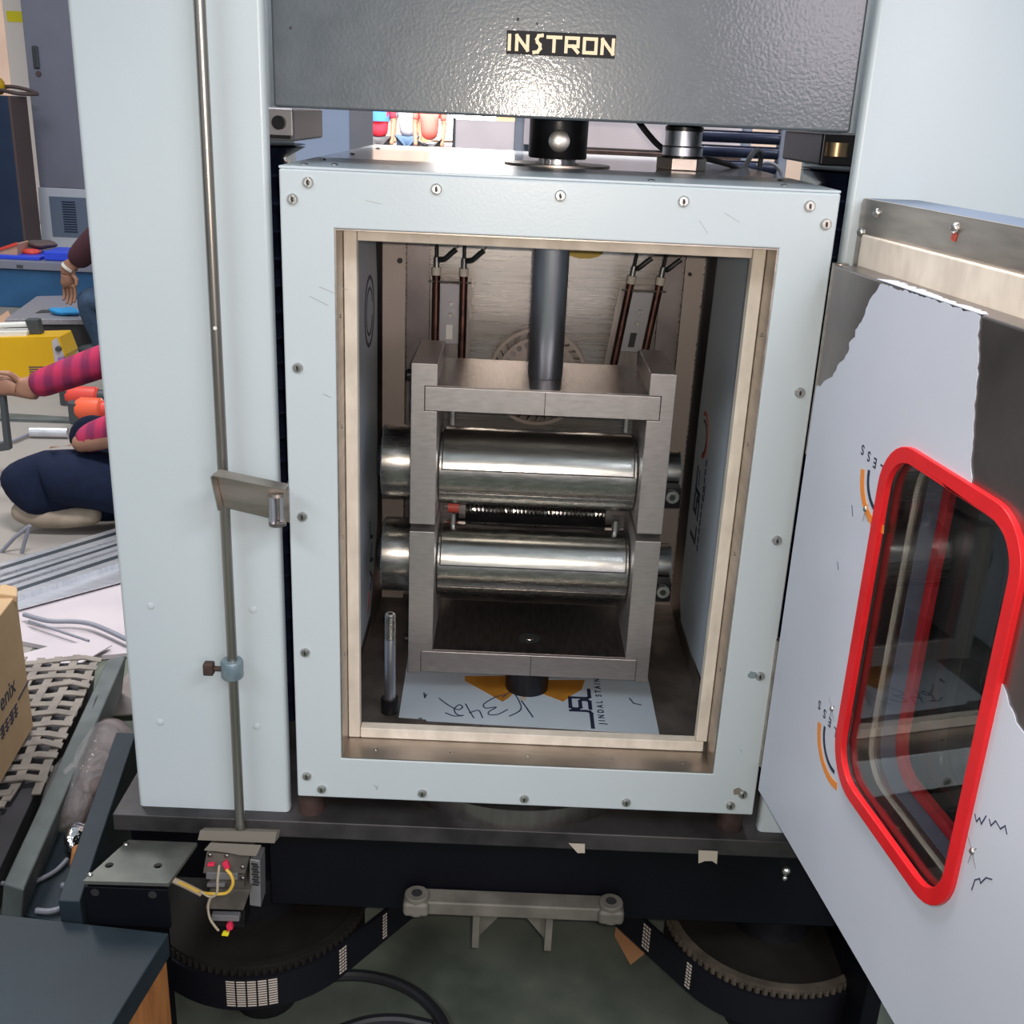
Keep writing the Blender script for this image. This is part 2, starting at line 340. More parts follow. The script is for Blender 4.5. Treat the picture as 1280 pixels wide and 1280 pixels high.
def column(sgn):
    F = thing('column_housing', (-.117 if sgn < 0 else .717, .3, -.04), 'pale blue-white column cover with a thin steel rod in front, left of the chamber' if sgn < 0 else 'pale blue-white column cover partly hidden behind the open chamber door', 'column', 'columns of the testing machine')
    X = (lambda x: x) if sgn < 0 else (lambda x: .6-x)
    def bx(mb, a, b, *r): mb.box(min(X(a), X(b)), max(X(a), X(b)), *r)
    # U-shaped cover with rounded front corners, open towards the chamber
    prof = [(-.016, .034), (-.016, .028)] + [(-.022+.006*math.cos(t), .026-.006*math.sin(t)) for t in (.4, .9, 1.3, PI/2)]
    prof += [(-.212-.006*math.sin(t), .026-.006*math.cos(t)) for t in (0, .4, .9, 1.3, PI/2)] + [(-.218, .56), (-.092, .56), (-.092, .548), (-.206, .548), (-.206, .034)]
    MB().prism([(X(a), b) for a, b in prof], XY, -.04, 2.1).build('column_cover', 'white', F, smooth=50)
    for x, z in ((-.181, .258), (-.053, .259), (-.181, .091), (-.055, .091)):
        if sgn < 0: MB().rings([((x, .0205, z), .0048), ((x, .0188, z), .0042), ((x, .0182, z), .0025)], 14).build('cover_screw', 'white', F)
    pr = []
    z = -.03; i = 0
    while z < .792:
        pr += [((X(-.115), .27, z), .064), ((X(-.115), .27, z+.0155), .092), ((X(-.115), .27, z+.0185), .092)]
        z += .034
    pr.append(((X(-.115), .27, .80), .064))
    MB().rings(pr, 32).build('screw_bellows', 'navy', F, smooth=25)
    g = MB().box(min(X(-.15), X(-.0165)), max(X(-.15), X(-.0165)), .17, .37, .811, .8485).build('guide_block', 'greym' if sgn < 0 else 'blackm', F, .003)
    if sgn < 0:
        MB().cyl((-.033, .1705, .832), (-.033, .160, .832), .008, n=18).build('guide_bolt', 'blackm', g)
        MB().box(-.043, -.018, .158, .17, .814, .818).build('guide_lip', 'blackm', g)
    else:
        MB().cyl((.634, .165, .8225), (.634, .165, .838), .0135, n=24).build('bronze_nut', 'bronze', g)
column(-1); column(1)
# louvred rear cover seen through the right gap
RG = thing('rear_guard', (.65, .9, -.04), 'dark corrugated way cover between two grey posts behind the chamber on the right', 'machine guard')
for k in range(7): MB().rings([((.585, .93, .70+k*.026), .011), ((.735, .93, .70+k*.026), .011)], 12).build('bellows_fold', 'navy', RG)
MB().box(.560, .585, .91, .95, -.04, 1.3).build('guard_post', 'postgrey', RG, .003)
MB().box(.735, .750, .91, .95, -.04, 1.3).build('guard_post', 'postgrey', RG, .002)
MB().box(-.245, -.051, .05, .40, -.18, -.0665).build('side_beam', 'black', F, .002)
# left guard of the base: bracket box with a bored top plate, and the long guard panel
G = thing('base_bracket', (-.2, -.02, -.5), 'folded dark metal bracket with bored top plate at the left corner of the machine base', 'bracket')
MB().prism([(-.257,-.086), (-.149,-.084), (-.136,-.0015), (-.228,-.0015)], XY, -.084, -.079, holes=[circ(-.235,-.054,.0055,14)[::-1], circ(-.173,-.051,.0055,14)[::-1]]).build('top_plate', 'darkplate', G)
MB().box(-.256, -.150, -.086, -.081, -.148, -.088).build('front_plate', 'black', G, .001)
MB().prism([(-.254,-.08), (-.187,-.08), (-.18,-.01), (-.23,-.01)], XY, -.5, -.0845).build('bracket_body', 'black', G)
for x, y in ((-.252, -.074), (-.2275, -.012)): MB().sphere((x, y, -.078), .0035, 10, 6, (1,1,.5)).build('screw', 'bright', G)
for x in (-.243, -.17): MB().cyl((x, -.0865, -.096), (x, -.0855, -.096), .0055, n=14).build('bore', 'socket', G)
MB().hexa([(-.292,-.085,-.5), (-.264,-.085,-.5), (-.325,.31,-.5), (-.357,.31,-.5)], [(-.292,-.085,-.112), (-.264,-.085,-.112), (-.325,.31,-.112), (-.357,.31,-.112)]).build('guard_panel', 'bluedark', None, .002)
tag(bpy.data.objects['guard_panel'], 'long blue-black painted guard panel running back beside the left column', 'panel')

# ------------------------------------------------------------------ crosshead
H = thing('crosshead', (.3, .31, .85), 'dark grey hammer-finished crosshead block with a maker name plate above the chamber', 'crosshead')
MB().box(-.0125, .6125, .043, .58, .85, 1.4).build('body', 'hammer', H, .003)
NPX0, NPX1, NPZ0, NPZ1 = .2365, .3518, .9135, .9365
npl = MB().box(NPX0, NPX1, .0415, .043, NPZ0, NPZ1).build('name_plate', 'nameplate', H, .0005)
def glyph(s, x, z, w, h):
    b = .0034
    P = dict(I=[[(0,0),(0,1)]], N=[[(0,0),(0,1),(1,0),(1,1)]], T=[[(-.05,1),(1.05,1)],[(.5,1),(.5,0)]], R=[[(0,0),(0,1),(1,1),(1,.42),(0,.42)],[(.55,.42),(1,0)]],
        O=[[(0,0),(0,1),(1,1),(1,0),(0,0)]], S=[[(1,1.1),(.55,1.05),(.35,.8),(.45,.6),(.75,.42),(.8,.15),(.5,-.1),(.05,-.15)]])[s]
    strokes([[(x+a*w, z+c*h) for a, c in l] for l in P], b, XZ(), .0409, .0415).build('plate_letter', 'letter', npl)
lx = NPX0+.003
for ch, w in zip('INSTRON', (0, .0115, .0085, .0125, .0125, .0125, .0115)):
    glyph(ch, lx, NPZ0+.0045, w, .0135); lx += w + (.0078 if ch == 'I' else .0066)
for x, z, r in ((.2475,.9475,.0018), (.268,.944,.0013), (.008,.929,.0015)): MB().cyl((x,.0432,z), (x,.0425,z), r, n=8).build('paint_chip', 'socket', H)

# ------------------------------------------------------------------ environmental chamber
K = thing('test_chamber', (.3, .4, 0), 'pale blue-white box-shaped heating chamber with open front and stainless door swung right', 'chamber')
OX0, OX1, OZ0, OZ1 = .0585, .541, .061, .729
HC = .789
MB().prism([(0,0),(.6,0),(.6,HC),(0,HC)], XZ(), 0, .02, holes=[[(OX0,OZ0),(OX0,OZ1),(OX1,OZ1),(OX1,OZ0)]]).build('face_frame', 'white', K, .0022, smooth=30)
MB().box(-.001, .601, .004, .2295, HC, HC+.003).build('top_panel', 'white', K, .001)
MB().box(-.001, .601, .2305, .80, HC, HC+.003).build('top_panel', 'roof', K, .001)
MB().box(0, .018, .0205, .80, 0, HC).build('side_panel', 'white', K); MB().box(.582, .6, .0205, .80, 0, HC).build('side_panel', 'white', K)
MB().box(.018, .582, .0205, .80, 0, .018).build('bottom_panel', 'white', K); MB().box(.018, .582, .78, .80, .018, HC).build('back_panel', 'white', K)
lp = MB()
GY = .048
lp.prism([(OX0,OZ0),(OX1,OZ0),(OX1,OZ1),(OX0,OZ1)], XZ(), .001, GY+.02, holes=[[(OX0+.0015,OZ0+.0015),(OX0+.0015,OZ1-.0015),(OX1-.0015,OZ1-.0015),(OX1-.0015,OZ0+.0015)]])
lp = lp.build('lip', 'stainless', K, smooth=0)
for x in (.10, .20, .30, .41, .505):
    MB().cyl((x, .022, OZ0+.0015), (x, .022, OZ0+.0024), .0028, n=12).build('lip_screw', 'bright', lp)
for z in (.20, .36, .50, .63):
    MB().cyl((OX0+.0015, .025, z), (OX0+.0024, .025, z), .0022, n=12).build('lip_screw', 'stainless_d', lp)
    MB().cyl((OX1-.0015, .025, z), (OX1-.0024, .025, z), .0022, n=12).build('lip_screw', 'stainless_d', lp)
g0 = .017
for nm, b in (('gasket', (OX0+.002, OX0+g0, OZ0+.002, OZ1-.002)), ('gasket', (OX1-g0, OX1-.002, OZ0+g0+.0005, OZ1-.002)), ('gasket', (OX0+g0+.0005, OX1-.006, OZ0+.002, OZ0+g0)), ('gasket', (OX0+g0+.0005, OX1-g0-.0005, OZ1-g0, OZ1-.002))):
    MB().box(b[0], b[1], GY, GY+.016, b[2], b[3]).build(nm, 'gasket', K, .0015)
# liner: floor, walls, ceiling, back
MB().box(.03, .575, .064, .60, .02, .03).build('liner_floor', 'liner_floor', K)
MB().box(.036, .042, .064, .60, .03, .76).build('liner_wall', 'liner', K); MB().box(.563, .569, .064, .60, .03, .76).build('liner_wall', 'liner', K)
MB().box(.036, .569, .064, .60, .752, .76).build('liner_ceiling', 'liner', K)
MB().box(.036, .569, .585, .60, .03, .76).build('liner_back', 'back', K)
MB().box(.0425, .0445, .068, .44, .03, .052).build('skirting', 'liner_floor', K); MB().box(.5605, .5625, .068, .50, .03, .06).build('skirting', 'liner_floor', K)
s1 = MB().box(.050, .0855, .50, .506, .06, .75).build('baffle_strip', 'strip', K)
MB().box(.0865, .122, .515, .52, .06, .75).build('baffle_strip', 'liner', K)
s2 = MB().box(.5185, .547, .50, .506, .077, .75).build('baffle_strip', 'strip', K)
MB().box(.485, .518, .52, .525, .077, .75).build('baffle_strip', 'liner', K)
MB().cyl((.077,.500,.633), (.077,.4955,.633), .0042, n=12).build('strip_screw', 'socket', s1); MB().cyl((.526,.500,.632), (.526,.4955,.632), .003, n=12).build('strip_screw', 'socket', s2)
# film left on the walls and on the floor
fl = MB().prism([(.068,.055),(.40,.075),(.492,.20),(.492,.60),(.45,.748),(.068,.748)], YZ, .0422, .0428).build('wall_film', 'film_wall', K)
frr = MB().prism([(.068,.085),(.45,.05),(.492,.09),(.494,.40),(.47,.748),(.068,.748)], YZ, .5622, .5628).build('wall_film', 'film_wall', K)
def on_right(pts): return pts
for lines, w, m in (
    ([arcpts((.43,.395), .034, 60, 265)], .006, 'red_print'), ([arcpts((.432,.39), .026, 70, 250)], .005, 'ink'),
    ([[(.43,.335),(.43,.312)], [(.375,.328),(.375,.305)]], .004, 'ink'),
    ([[(.41,.245),(.41,.222),(.455,.222)], [(.45,.29),(.45,.265),(.43,.265),(.43,.29),(.41,.29),(.41,.262)], [(.45,.335),(.45,.30),(.41,.30)]], .0075, 'ink')):
    strokes(lines, w, lambda a, b, t: (t, a, b), .5616, .5622).build('film_print', m, frr)
for k in range(11): strokes([[(.385, .22+k*.014), (.385, .225+k*.014)]], .006, lambda a, b, t: (t, a, b), .5616, .5622).build('film_print', 'ink', frr)
for lines, w, m in (([arcpts((.40,.57), .05, 0, 360, 28)], .006, 'ink'), ([arcpts((.40,.57), .034, 20, 340, 24)], .004, 'ink'),
    ([[(.40,.235),(.40,.21),(.43,.20)], [(.42,.19),(.40,.17),(.43,.16)], [(.40,.15),(.425,.13),(.40,.12)]], .006, 'ink'), ([[(.39,.115),(.37,.095)]], .008, 'red_print')):
    strokes(lines, w, lambda a, b, t: (t, a, b), .0428, .0433).build('film_print', m, fl)
ff = MB().prism([(.116,.157),(.155,.1545),(.157,.150),(.33,.145),(.4905,.1395),(.493,.42),(.109,.42)], XY, .0302, .0308).build('floor_film', 'film', K)
FZ = (.0308, .0312)
MB().prism([(0.2056,0.2706),(0.2223,0.2547),(0.245,0.2324),(0.2647,0.2127),(0.2741,0.2253),(0.286,0.2504),(0.297,0.2636),(0.297,0.2938),(0.2049,0.2857)], XY, *FZ).build('tape_scrap', 'kapton', ff)
MB().prism([(0.2933,0.2807),(0.308,0.2522),(0.3273,0.2393),(0.3557,0.2203),(0.3711,0.243),(0.3853,0.2588),(0.3918,0.2893)], XY, *FZ).build('tape_scrap', 'kapton', ff)
MB().prism([(0.2933,0.251),(0.303,0.2469),(0.2993,0.218),(0.2909,0.222)], XY, *FZ).build('tape_scrap', 'masking', ff)
strokes_each([[(v.x, v.y) for v in smoothpath([(a, b, 0) for a, b in l])] for l in ([(0.1703,0.2142),(0.1845,0.1968),(0.1994,0.1843),(0.2061,0.1917),(0.201,0.1982),(0.1946,0.1862),(0.1978,0.1729),(0.2062,0.1669)], [(0.1825,0.1739),(0.1958,0.1661),(0.2084,0.1693)], [(0.2103,0.2013),(0.2172,0.1813),(0.2238,0.1639)], [(0.2174,0.1768),(0.23,0.1846),(0.2365,0.165)], [(0.2691,0.2344),(0.2525,0.2235),(0.2375,0.2035),(0.2403,0.1922),(0.2555,0.1958),(0.2464,0.1837),(0.2455,0.1746),(0.2583,0.1756),(0.2722,0.1903)], [(0.2645,0.2245),(0.2787,0.2425),(0.291,0.2103),(0.291,0.1896),(0.2759,0.1726)])], .0019, XY, *FZ, 'pen_mark', 'ink_pen', ff)
strokes_each([[(0.1463,0.2288),(0.1487,0.2148),(0.1503,0.2244)], [(0.2933,0.2175),(0.3097,0.1731)], [(0.457,0.2383),(0.4618,0.2245),(0.4722,0.2206)], [(0.1457,0.1554),(0.1491,0.1557)], [(0.2339,0.1429),(0.2361,0.1431)]], .0022, XY, *FZ, 'pen_mark', 'ink_pen', ff)
# lettering on the floor film, read from the right-hand side of the chamber
def fl_letter(a, b, t): return (a, b, t)
jx0, jx1 = .366, .396
def JS(lines, y0, y1): return [[(jx1-c*(jx1-jx0), y0+a*(y1-y0)) for a, c in l] for l in lines]
strokes(JS([[(-.9,0),(.75,0),(.95,.08),(1,.25),(1,1)]], .172, .196)+JS([[(.05,.02),(.85,.02),(.98,.15),(.98,.42),(.85,.5),(.15,.5),(.02,.62),(.02,.88),(.15,1),(1,1)]], .2015, .228)+JS([[(0,1),(0,.12),(.12,0),(1,0)]], .234, .26), .0056, XY, *FZ).build('film_print', 'ink', ff)
text('film_print', 'JINDAL STAINLESS', 'ink', ff, (.4145, .161, .0309), (0,1,0), (-1,0,0), .0130, .0001, .0004, 1.75)
# screws round the face
def button(x, z, y=0):
    o = MB().rings([((x,y,z), .0062), ((x,y-.0018,z), .0060), ((x,y-.0036,z), .0046), ((x,y-.0040,z), .0034), ((x,y-.0030,z), .0033)], 16).build('face_screw', 'bright', K)
    MB().cyl((x,y-.0029,z), (x,y-.0039,z), .0031, n=6).build('hex_socket', 'socket', o); return o
pts = [(.031,.776),(.014,.758),(.168,.775),(.301,.774),(.433,.774),(.568,.775),(.588,.757),(.015,.574),(.016,.394),(.015,.213),(.013,.032),(.032,.013),(.164,.013),(.298,.011),(.432,.012),(.569,.014),(.583,.032),(.585,.571),(.582,.39),(.584,.207)]
b0 = button(*pts[0]); b0s = [c for c in bpy.data.objects if c.parent == b0]
for x, z in pts[1:]:
    d = (x-pts[0][0], 0, z-pts[0][1]); c = share(b0, K, d)
    for s in b0s: q = s.copy(); COL.objects.link(q); q.parent = c
for x, y in ((.02,.04),(.05,.06),(.02,.16),(.025,.36),(.03,.6),(.4,.03),(.55,.05),(.57,.16)):
    MB().sphere((x,y,HC+.003), .004, 10, 6, (1,1,.5)).build('top_rivet', 'bright', K)
# entry ring on the roof
MB().prism(circ(.305,.30,.07,48), XY, HC+.003, HC+.0055, holes=[circ(.305,.30,.030,32)[::-1]]).build('port_ring', 'stainless', K)
# dents and stains
for x, z, rx, rz, m in ((.5765,.036,.008,.006,'masking'), (.575,.208,.006,.006,'collar')):
    MB().prism([(x+rx*math.cos(t*PI/6)*random.uniform(.7,1.1), z+rz*math.sin(t*PI/6)*random.uniform(.7,1.1)) for t in range(12)], XZ(), -.0003, .0001).build('adhesive_stain', 'paper' if m == 'masking' else 'collar', K)
strokes_each([[(.041,.666),(.057,.660)],[(.058,.668),(.072,.664)],[(.03,.655),(.05,.646)],[(.093,.76),(.11,.757)],[(.452,.755),(.462,.742)],[(.478,.764),(.495,.755)],[(.043,.545),(.052,.541)],[(.10,.023),(.105,.017)],[(.103,.015),(.106,.022)],[(.571,.10),(.575,.096)]], .0005, XZ(), -.0002, .0001, 'scratch', 'greym', K)
# latch on the left flank
lt = kid('latch', K)
lm = MB()
lm.prism([(-.077,.4545),(-.072,.4565),(.006,.4415),(.006,.3955),(-.066,.4105),(-.0705,.4155)], XZ(), -.027, -.0255)
lm.build('latch_arm', 'stainless', lt, .0008)
MB().hexa([(-.077,-.041,.4535),(-.072,-.027,.4565),(.006,-.027,.4425),(.004,-.041,.440)], [(-.077,-.041,.455),(-.072,-.027,.458),(.006,-.027,.444),(.004,-.041,.4415)]).build('latch_flange', 'stainless', lt)
MB().hexa([(-.0775,-.041,.4535),(-.0765,-.026,.4535),(-.070,-.026,.4125),(-.071,-.041,.4125)], [(-.079,-.041,.4535),(-.078,-.026,.4535),(-.0715,-.026,.4125),(-.0725,-.041,.4125)]).build('latch_flange', 'stainless', lt)
MB().cyl((-.0125,-.030,.4315), (-.0125,-.030,.396), .0045, n=14).build('latch_pin', 'chrome', lt)
MB().rings([((-.007,-.030,.398), .010), ((-.007,-.030,.394), .010)], 18).build('latch_washer', 'stainless_d', lt)
MB().rings([((-.007,-.030,.434), .0095), ((-.007,-.030,.430), .010)], 18).build('latch_washer', 'stainless', lt)
MB().box(-.004, .0, -.033, .02, .398, .432).build('latch_plate', 'chrome', lt, .001)
MB().box(-.0055, -.0045, -.027, -.02, .400, .430).build('latch_slot', 'socket', lt)
# hinge block between chamber and door
MB().cyl((.609, -.004, .50), (.609, -.004, .717), .0088, n=20).build('hinge_post', 'stainless', K)
MB().cyl((.606, -.004, .08), (.606, -.004, .26), .0088, n=20).build('hinge_post', 'stainless', K)

# ------------------------------------------------------------------ door, swung open about 97 degrees
DO = kid('door', K)
dv = Vector((.14,-.99,0)).normalized(); nv = Vector((dv.y,-dv.x,0)); D0 = Vector((.594,0,0))
def DP(s, z, t): p = D0+dv*s-nv*t; return (p.x, p.y, z)
PS0, PS1, PZ0, PZ1 = .022, .61, .055, .717
WH = rrect(.216, .436, .215, .572, .042)
def dbox(name, m, s0, s1, z0, z1, t0, t1, par, bev=0): return MB().prism([(s0,z0),(s1,z0),(s1,z1),(s0,z1)], DP, t0, t1).build(name, m, par, bev)
MB().prism([(PS0,PZ0),(PS1,PZ0),(PS1,PZ1),(PS0,PZ1)], DP, 0, .030, holes=[WH[::-1]]).build('door_plug', 'stainless_d', DO, .0025)
# gasket collar round the plug and the flange behind it
MB().prism([(PS0-.010,.03),(PS1+.01,.03),(PS1+.01,.749),(PS0-.010,.749)], DP, .030, .036, holes=[WH[::-1]]).build('door_gasket', 'gasket', DO, .002)
MB().prism(rrect(-.012,.645,.004,.785,.006,3), DP, .036, .042, holes=[WH[::-1]]).build('door_flange', 'stainless', DO, .001)
MB().prism(rrect(-.012,.645,.004,.785,.006,3), DP, .042, .098, holes=[WH[::-1]]).build('door_shell', 'slate', DO, .004)
for s, z in ((.030,.773),(.191,.774),(.36,.774),(.0,.75),(.0,.6),(.0,.42),(.0,.24),(.0,.06)):
    MB().sphere(DP(s,z,.036), .0055, 14, 8).build('door_screw', 'bright', DO)
MB().prism([(.187,.764),(.193,.762),(.195,.768),(.190,.772)], DP, .0345, .0362).build('paint_dab', 'red_print', DO)
# window: red profile, clear inner pane, tinted outer pane, second red profile
def wring(name, m, gr, t0, t1, rr, bev=.002, hole=None):
    o = MB().prism(rrect(.216-gr,.436+gr,.215-gr,.572+gr,rr,8), DP, t0, t1, holes=[rrect(.2195,.4325,.2185,.5685,.038,8)[::-1] if hole is None else hole]).build(name, m, DO, bev)
    return o
wring('window_seal', 'red', .0115, -.0055, .0015, .052, .0025)
wring('outer_seal', 'red_in', -.001, .058, .066, .042, .001, rrect(.230,.422,.229,.558,.034,8)[::-1])
MB().prism(rrect(.2175,.4345,.2165,.5705,.040), DP, .003, .006).build('window_pane', 'glass', DO)
MB().prism(rrect(.2165,.4355,.2155,.5715,.041), DP, .074, .078).build('outer_pane', 'glass_dark', DO)
MB().prism(rrect(-.002,.635,.014,.775,.006,3), DP, .0985, .1005).build('door_skin', 'white', DO)
# torn protective film with print
def torn(pts, amp, n=6):
    out = []
    for (a, b), (c, d) in zip(pts, pts[1:]):
        L = math.hypot(c-a, d-b); k = max(1, int(L/.0045))
        for i in range(k):
            f = i/k; j = amp*random.uniform(-1, 1) if i else 0
            out.append((a+(c-a)*f+j*(d-b)/(L+1e-9), b+(d-b)*f-j*(c-a)/(L+1e-9)))
    return out
fp = [(PS0,PZ0),(PS0,.584)]
fp += torn([(PS0,.584),(.031,.586),(.045,.597),(.060,.604),(.068,.618),(.082,.628),(.090,.640),(.087,.646),(.099,.655),(.097,.662),(.108,.672),(.116,.690),(.124,.702),(.135,.712)], .0016)
fp += torn([(.135,.714),(.20,.716),(.318,.716)], .0012) + torn([(.318,.716),(.319,.700),(.328,.680),(.334,.650),(.338,.63),(.344,.605),(.352,.583),(.352,.575)], .0014)
fp += [(.352,.560),(.440,.560)] + torn([(.440,.450),(.452,.446),(.461,.437),(.479,.428),(.50,.420)], .0015) + [(PS1,.37),(PS1,PZ0)]
hole2 = rrect(.212,.4395,.211,.575,.045)
fp = [p for i, p in enumerate(fp) if i == 0 or math.hypot(p[0]-fp[i-1][0], p[1]-fp[i-1][1]) > 1e-5]
# the tears run into the window hole, so the film outline goes round it
lowhole = [p for p in hole2]
def film_outline():
    left = fp[:fp.index((.352,.560))]
    right = fp[fp.index((.440,.560))+1:]
    hb = rrect(.216,.4355,.215,.572,.045, 8)
    # walk the hole from its top (s=.352) over the left and bottom side to its right side (z=.45)
    i0 = min(range(len(hb)), key=lambda i: abs(hb[i][0]-.391)+abs(hb[i][1]-.572)*3)
    walk = []; i = i0+1
    while True:
        p = hb[i % len(hb)]
        if p[0] > .43 and .25 < p[1] < .50: break
        walk.append(p); i += 1
        if len(walk) > len(hb): break
    walk = [p for p in walk if not (p[0] > .40 and p[1] > .45)]
    return left+[(.352,.572)]+walk+[(.4355,.450)]+right
dfm = MB().prism(film_outline(), DP, -.0009, -.0002).build('door_film', 'film_door', DO, smooth=0)
def flap_pt(a, b, t): return DP(a, t, b)
MB().prism([(.127,-.0009)]+[(.318,-.0009)]+torn([(.318,.006),(.29,.009),(.25,.007),(.20,.013),(.17,.010),(.15,.016),(.128,.010)], .003), flap_pt, .7172, .7180).build('film_flap', 'film_door', dfm, smooth=0)
FT = (-.0012, -.0009)
for cs, cz in ((.208,.5355),(.2035,.2385)):
    strokes([arcpts((cs,cz), .046, 188, 285, 12)], .0085, DP, *FT).build('film_print', 'orange', dfm)
    strokes([arcpts((cs,cz), .033, 182, 275, 12)], .0045, DP, *FT).build('film_print', 'ink', dfm)
    for k, ch in enumerate('SSEL'):
        a = DP(cs-.050+k*.0150, cz+.0165-k*.0022+.004, -.00095)
        text('film_print', ch, 'ink', dfm, a, -dv, (0,0,-1), .0145, .0001, .0003)
for s, z in ((.181,.497),(.18,.267),(.458,.296)):
    MB().sphere(DP(s,z,-.0005), .0032, 12, 6).build('film_stud', 'bright', dfm)
    strokes_each([[(s,z),(s-.010,z+.008)],[(s,z),(s+.009,z-.010)],[(s,z),(s-.002,z-.013)],[(s,z),(s+.004,z+.006)]], .0007, DP, *FT, 'film_crease', 'greym', dfm)
strokes_each([[(0.4509,0.3273),(0.4549,0.3231),(0.4577,0.3291),(0.4614,0.3256),(0.465,0.336)], [(0.4697,0.3363),(0.4734,0.3328),(0.4776,0.3406),(0.4853,0.3386),(0.4899,0.345),(0.4938,0.3404)], [(0.4683,0.2654),(0.4694,0.2761),(0.4748,0.282),(0.4771,0.2791),(0.4821,0.2887),(0.4891,0.2928)], [(0.139,0.422),(0.1437,0.4148)], [(0.1509,0.4898),(0.1563,0.4804)]], .0011, DP, *FT, 'pen_mark', 'ink_pen', dfm)

# ------------------------------------------------------------------ the two roller fixtures
RX0, RX1, RY = .1605, .4395, .29
def shell_arc(mb, x0, x1, yc, zc, r0, r1, a0, a1, n=28):
    P = []
    for k in range(n+1):
        t = math.radians(a0+(a1-a0)*k/n)
        P.append(((yc-r0*math.cos(t), zc+r0*math.sin(t)), (yc-r1*math.cos(t), zc+r1*math.sin(t))))
    vs = []
    for (i, o) in P: vs += [(x0,)+i, (x0,)+o, (x1,)+o, (x1,)+i]
    fs = []
    for k in range(n):
        for q in range(4): fs.append((4*k+q, 4*k+(q+1)%4, 4*k+4+(q+1)%4, 4*k+4+q))
    fs += [(0,1,2,3), (4*n+3,4*n+2,4*n+1,4*n)]
    return mb.add(vs, fs)
def fixture(upper):
    zc = .372 if upper else .2265
    T = thing('roller_fixture', (.3, .29, .301 if upper else .06), 'upper ground-steel fixture hung from the round rod, polished roller between two side plates' if upper else 'lower ground-steel fixture just above the chamber floor, polished roller between two side plates', 'roller fixture', 'roller fixtures in the test chamber')
    z0, z1 = (.3135, .5405) if upper else (.080, .3025)
    p0, p1 = (.4765, .5095) if upper else (.083, .1165)
    for sx in (0, 1):
        X = (lambda x: x) if not sx else (lambda x: .6-x)
        # the plate's inner half is cut back where the cross plate lies in it
        prof = [(.1245,z0),(.1595,z0),(.1595,p0-.0005),(.1425,p0-.0005),(.1425,p1+.0005),(.1595,p1+.0005),(.1595,z1),(.1245,z1)] if upper else [(.1245,z0),(.1425,z0),(.1425,p1+.0005),(.1595,p1+.0005),(.1595,z1),(.1245,z1)]
        MB().prism([(X(a), b) for a, b in prof], XZ(), .20, .355).build('side_plate', 'ground', T, .0009)
    tp = MB().box(.143, .457, .2, .385, p0, p1).build('cross_plate', 'ground', T, .001)
    MB().box(.148, .452, .206, .380, p1, p1+.0004).build('milled_face', 'ground_top', tp)
    MB().box(.3028, .3036, .1993, .2004, p0+.001, p1-.001).build('centre_scribe', 'socket', tp)
    ro = MB().rings([((RX0,RY,zc), .0535), ((RX0+.0015,RY,zc), .055), ((RX1-.0015,RY,zc), .055), ((RX1,RY,zc), .0535)], 64).build('roller', 'roll', T, smooth=40)
    sh = MB(); shell_arc(sh, .1665, .4335, RY, zc, .0548, .0566, 13, 170); sh.build('roller_shell', 'polished', ro, smooth=40)
    gp = MB(); shell_arc(gp, .1645, .4355, RY, zc, .0546, .0555, 10.9, 171); gp.build('shell_gap', 'socket', ro, smooth=40)
    for a in (-24, -27.5):
        g = MB(); shell_arc(g, RX0+.002, RX1-.002, RY, zc, .0549, .0552, a, a+.7, 2); g.build('scribed_line', 'ground_top' if a == -24 else 'polished', ro)
    # journal on the left, stub with clamp screw on the right
    jr = MB().rings([((.0775,RY+.01,zc), .052), ((.0795,RY+.01,zc), .055), ((.118,RY+.01,zc), .055), ((.1245,RY+.01,zc), .053)], 48).build('journal', 'roll', T)
    MB().rings([((.070,RY+.01,zc), .022), ((.0775,RY+.01,zc), .024)], 24).build('journal_cap', 'blackm', jr)
    st = MB().rings([((.4755,RY,zc+.006), .031), ((.503,RY,zc+.006), .031), ((.505,RY,zc+.006), .029)], 40).build('stub_shaft', 'polished', T)
    MB().box(.478, .502, .232, .258, zc-.030, zc-.001).build('stub_flat', 'blackm', st, .001)
    cl = MB().rings([((.489,.2315,zc-.0115), .0098), ((.489,.225,zc-.0115), .0098), ((.489,.2235,zc-.0115), .0088), ((.489,.2235,zc-.0115), .0055)], 24).build('clamp_screw', 'bright', st)
    MB().cyl((.489,.2236,zc-.0115), (.489,.2231,zc-.0115), .0048, n=6).build('hex_socket', 'socket', cl)
    # side bolt heads
    for z in ((.508, .356) if upper else (.10, .20)):
        MB().cyl((.1245,.27,z), (.113,.27,z), .0085, n=16).build('side_bolt', 'blackm', T)
        MB().cyl((.4755,.30,z), (.487,.30,z), .007, n=16).build('side_bolt', 'blackm', T)
    if upper:
        rd = MB().rings([((.304,.288,.5098), .0228), ((.304,.288,.512), .0243), ((.304,.288,.80), .0243)], 48).build('pull_rod', 'chrome', T)
        for x in (.1795, .4165): MB().cyl((x,.225,.4765), (x,.225,.452), .0042, n=14).build('locating_pin', 'bright', T)
        # spring heater lying between the rollers
        pts = []
        for k in range(36*10+1):
            t = 2*PI*k/10; pts.append((.196+.212*k/360, .335+.006*math.cos(t), .2895+.006*math.sin(t)))
        hc = MB().tube(pts, .0017, 6).build('heater_spring', 'bright', T)
        MB().box(.1865, .1965, .325, .345, .278, .300).build('spring_holder', 'stainless_d', hc); MB().box(.408, .4185, .325, .345, .278, .300).build('spring_holder', 'stainless_d', hc)
        MB().cyl((.170,.335,.292), (.1865,.335,.292), .009, n=16).build('end_cap', 'red_print', hc, label='dark red end cap')
        MB().box(.18, .42, .346, .350, .26, .314).build('heater_shield', 'blackm', hc)
    else:
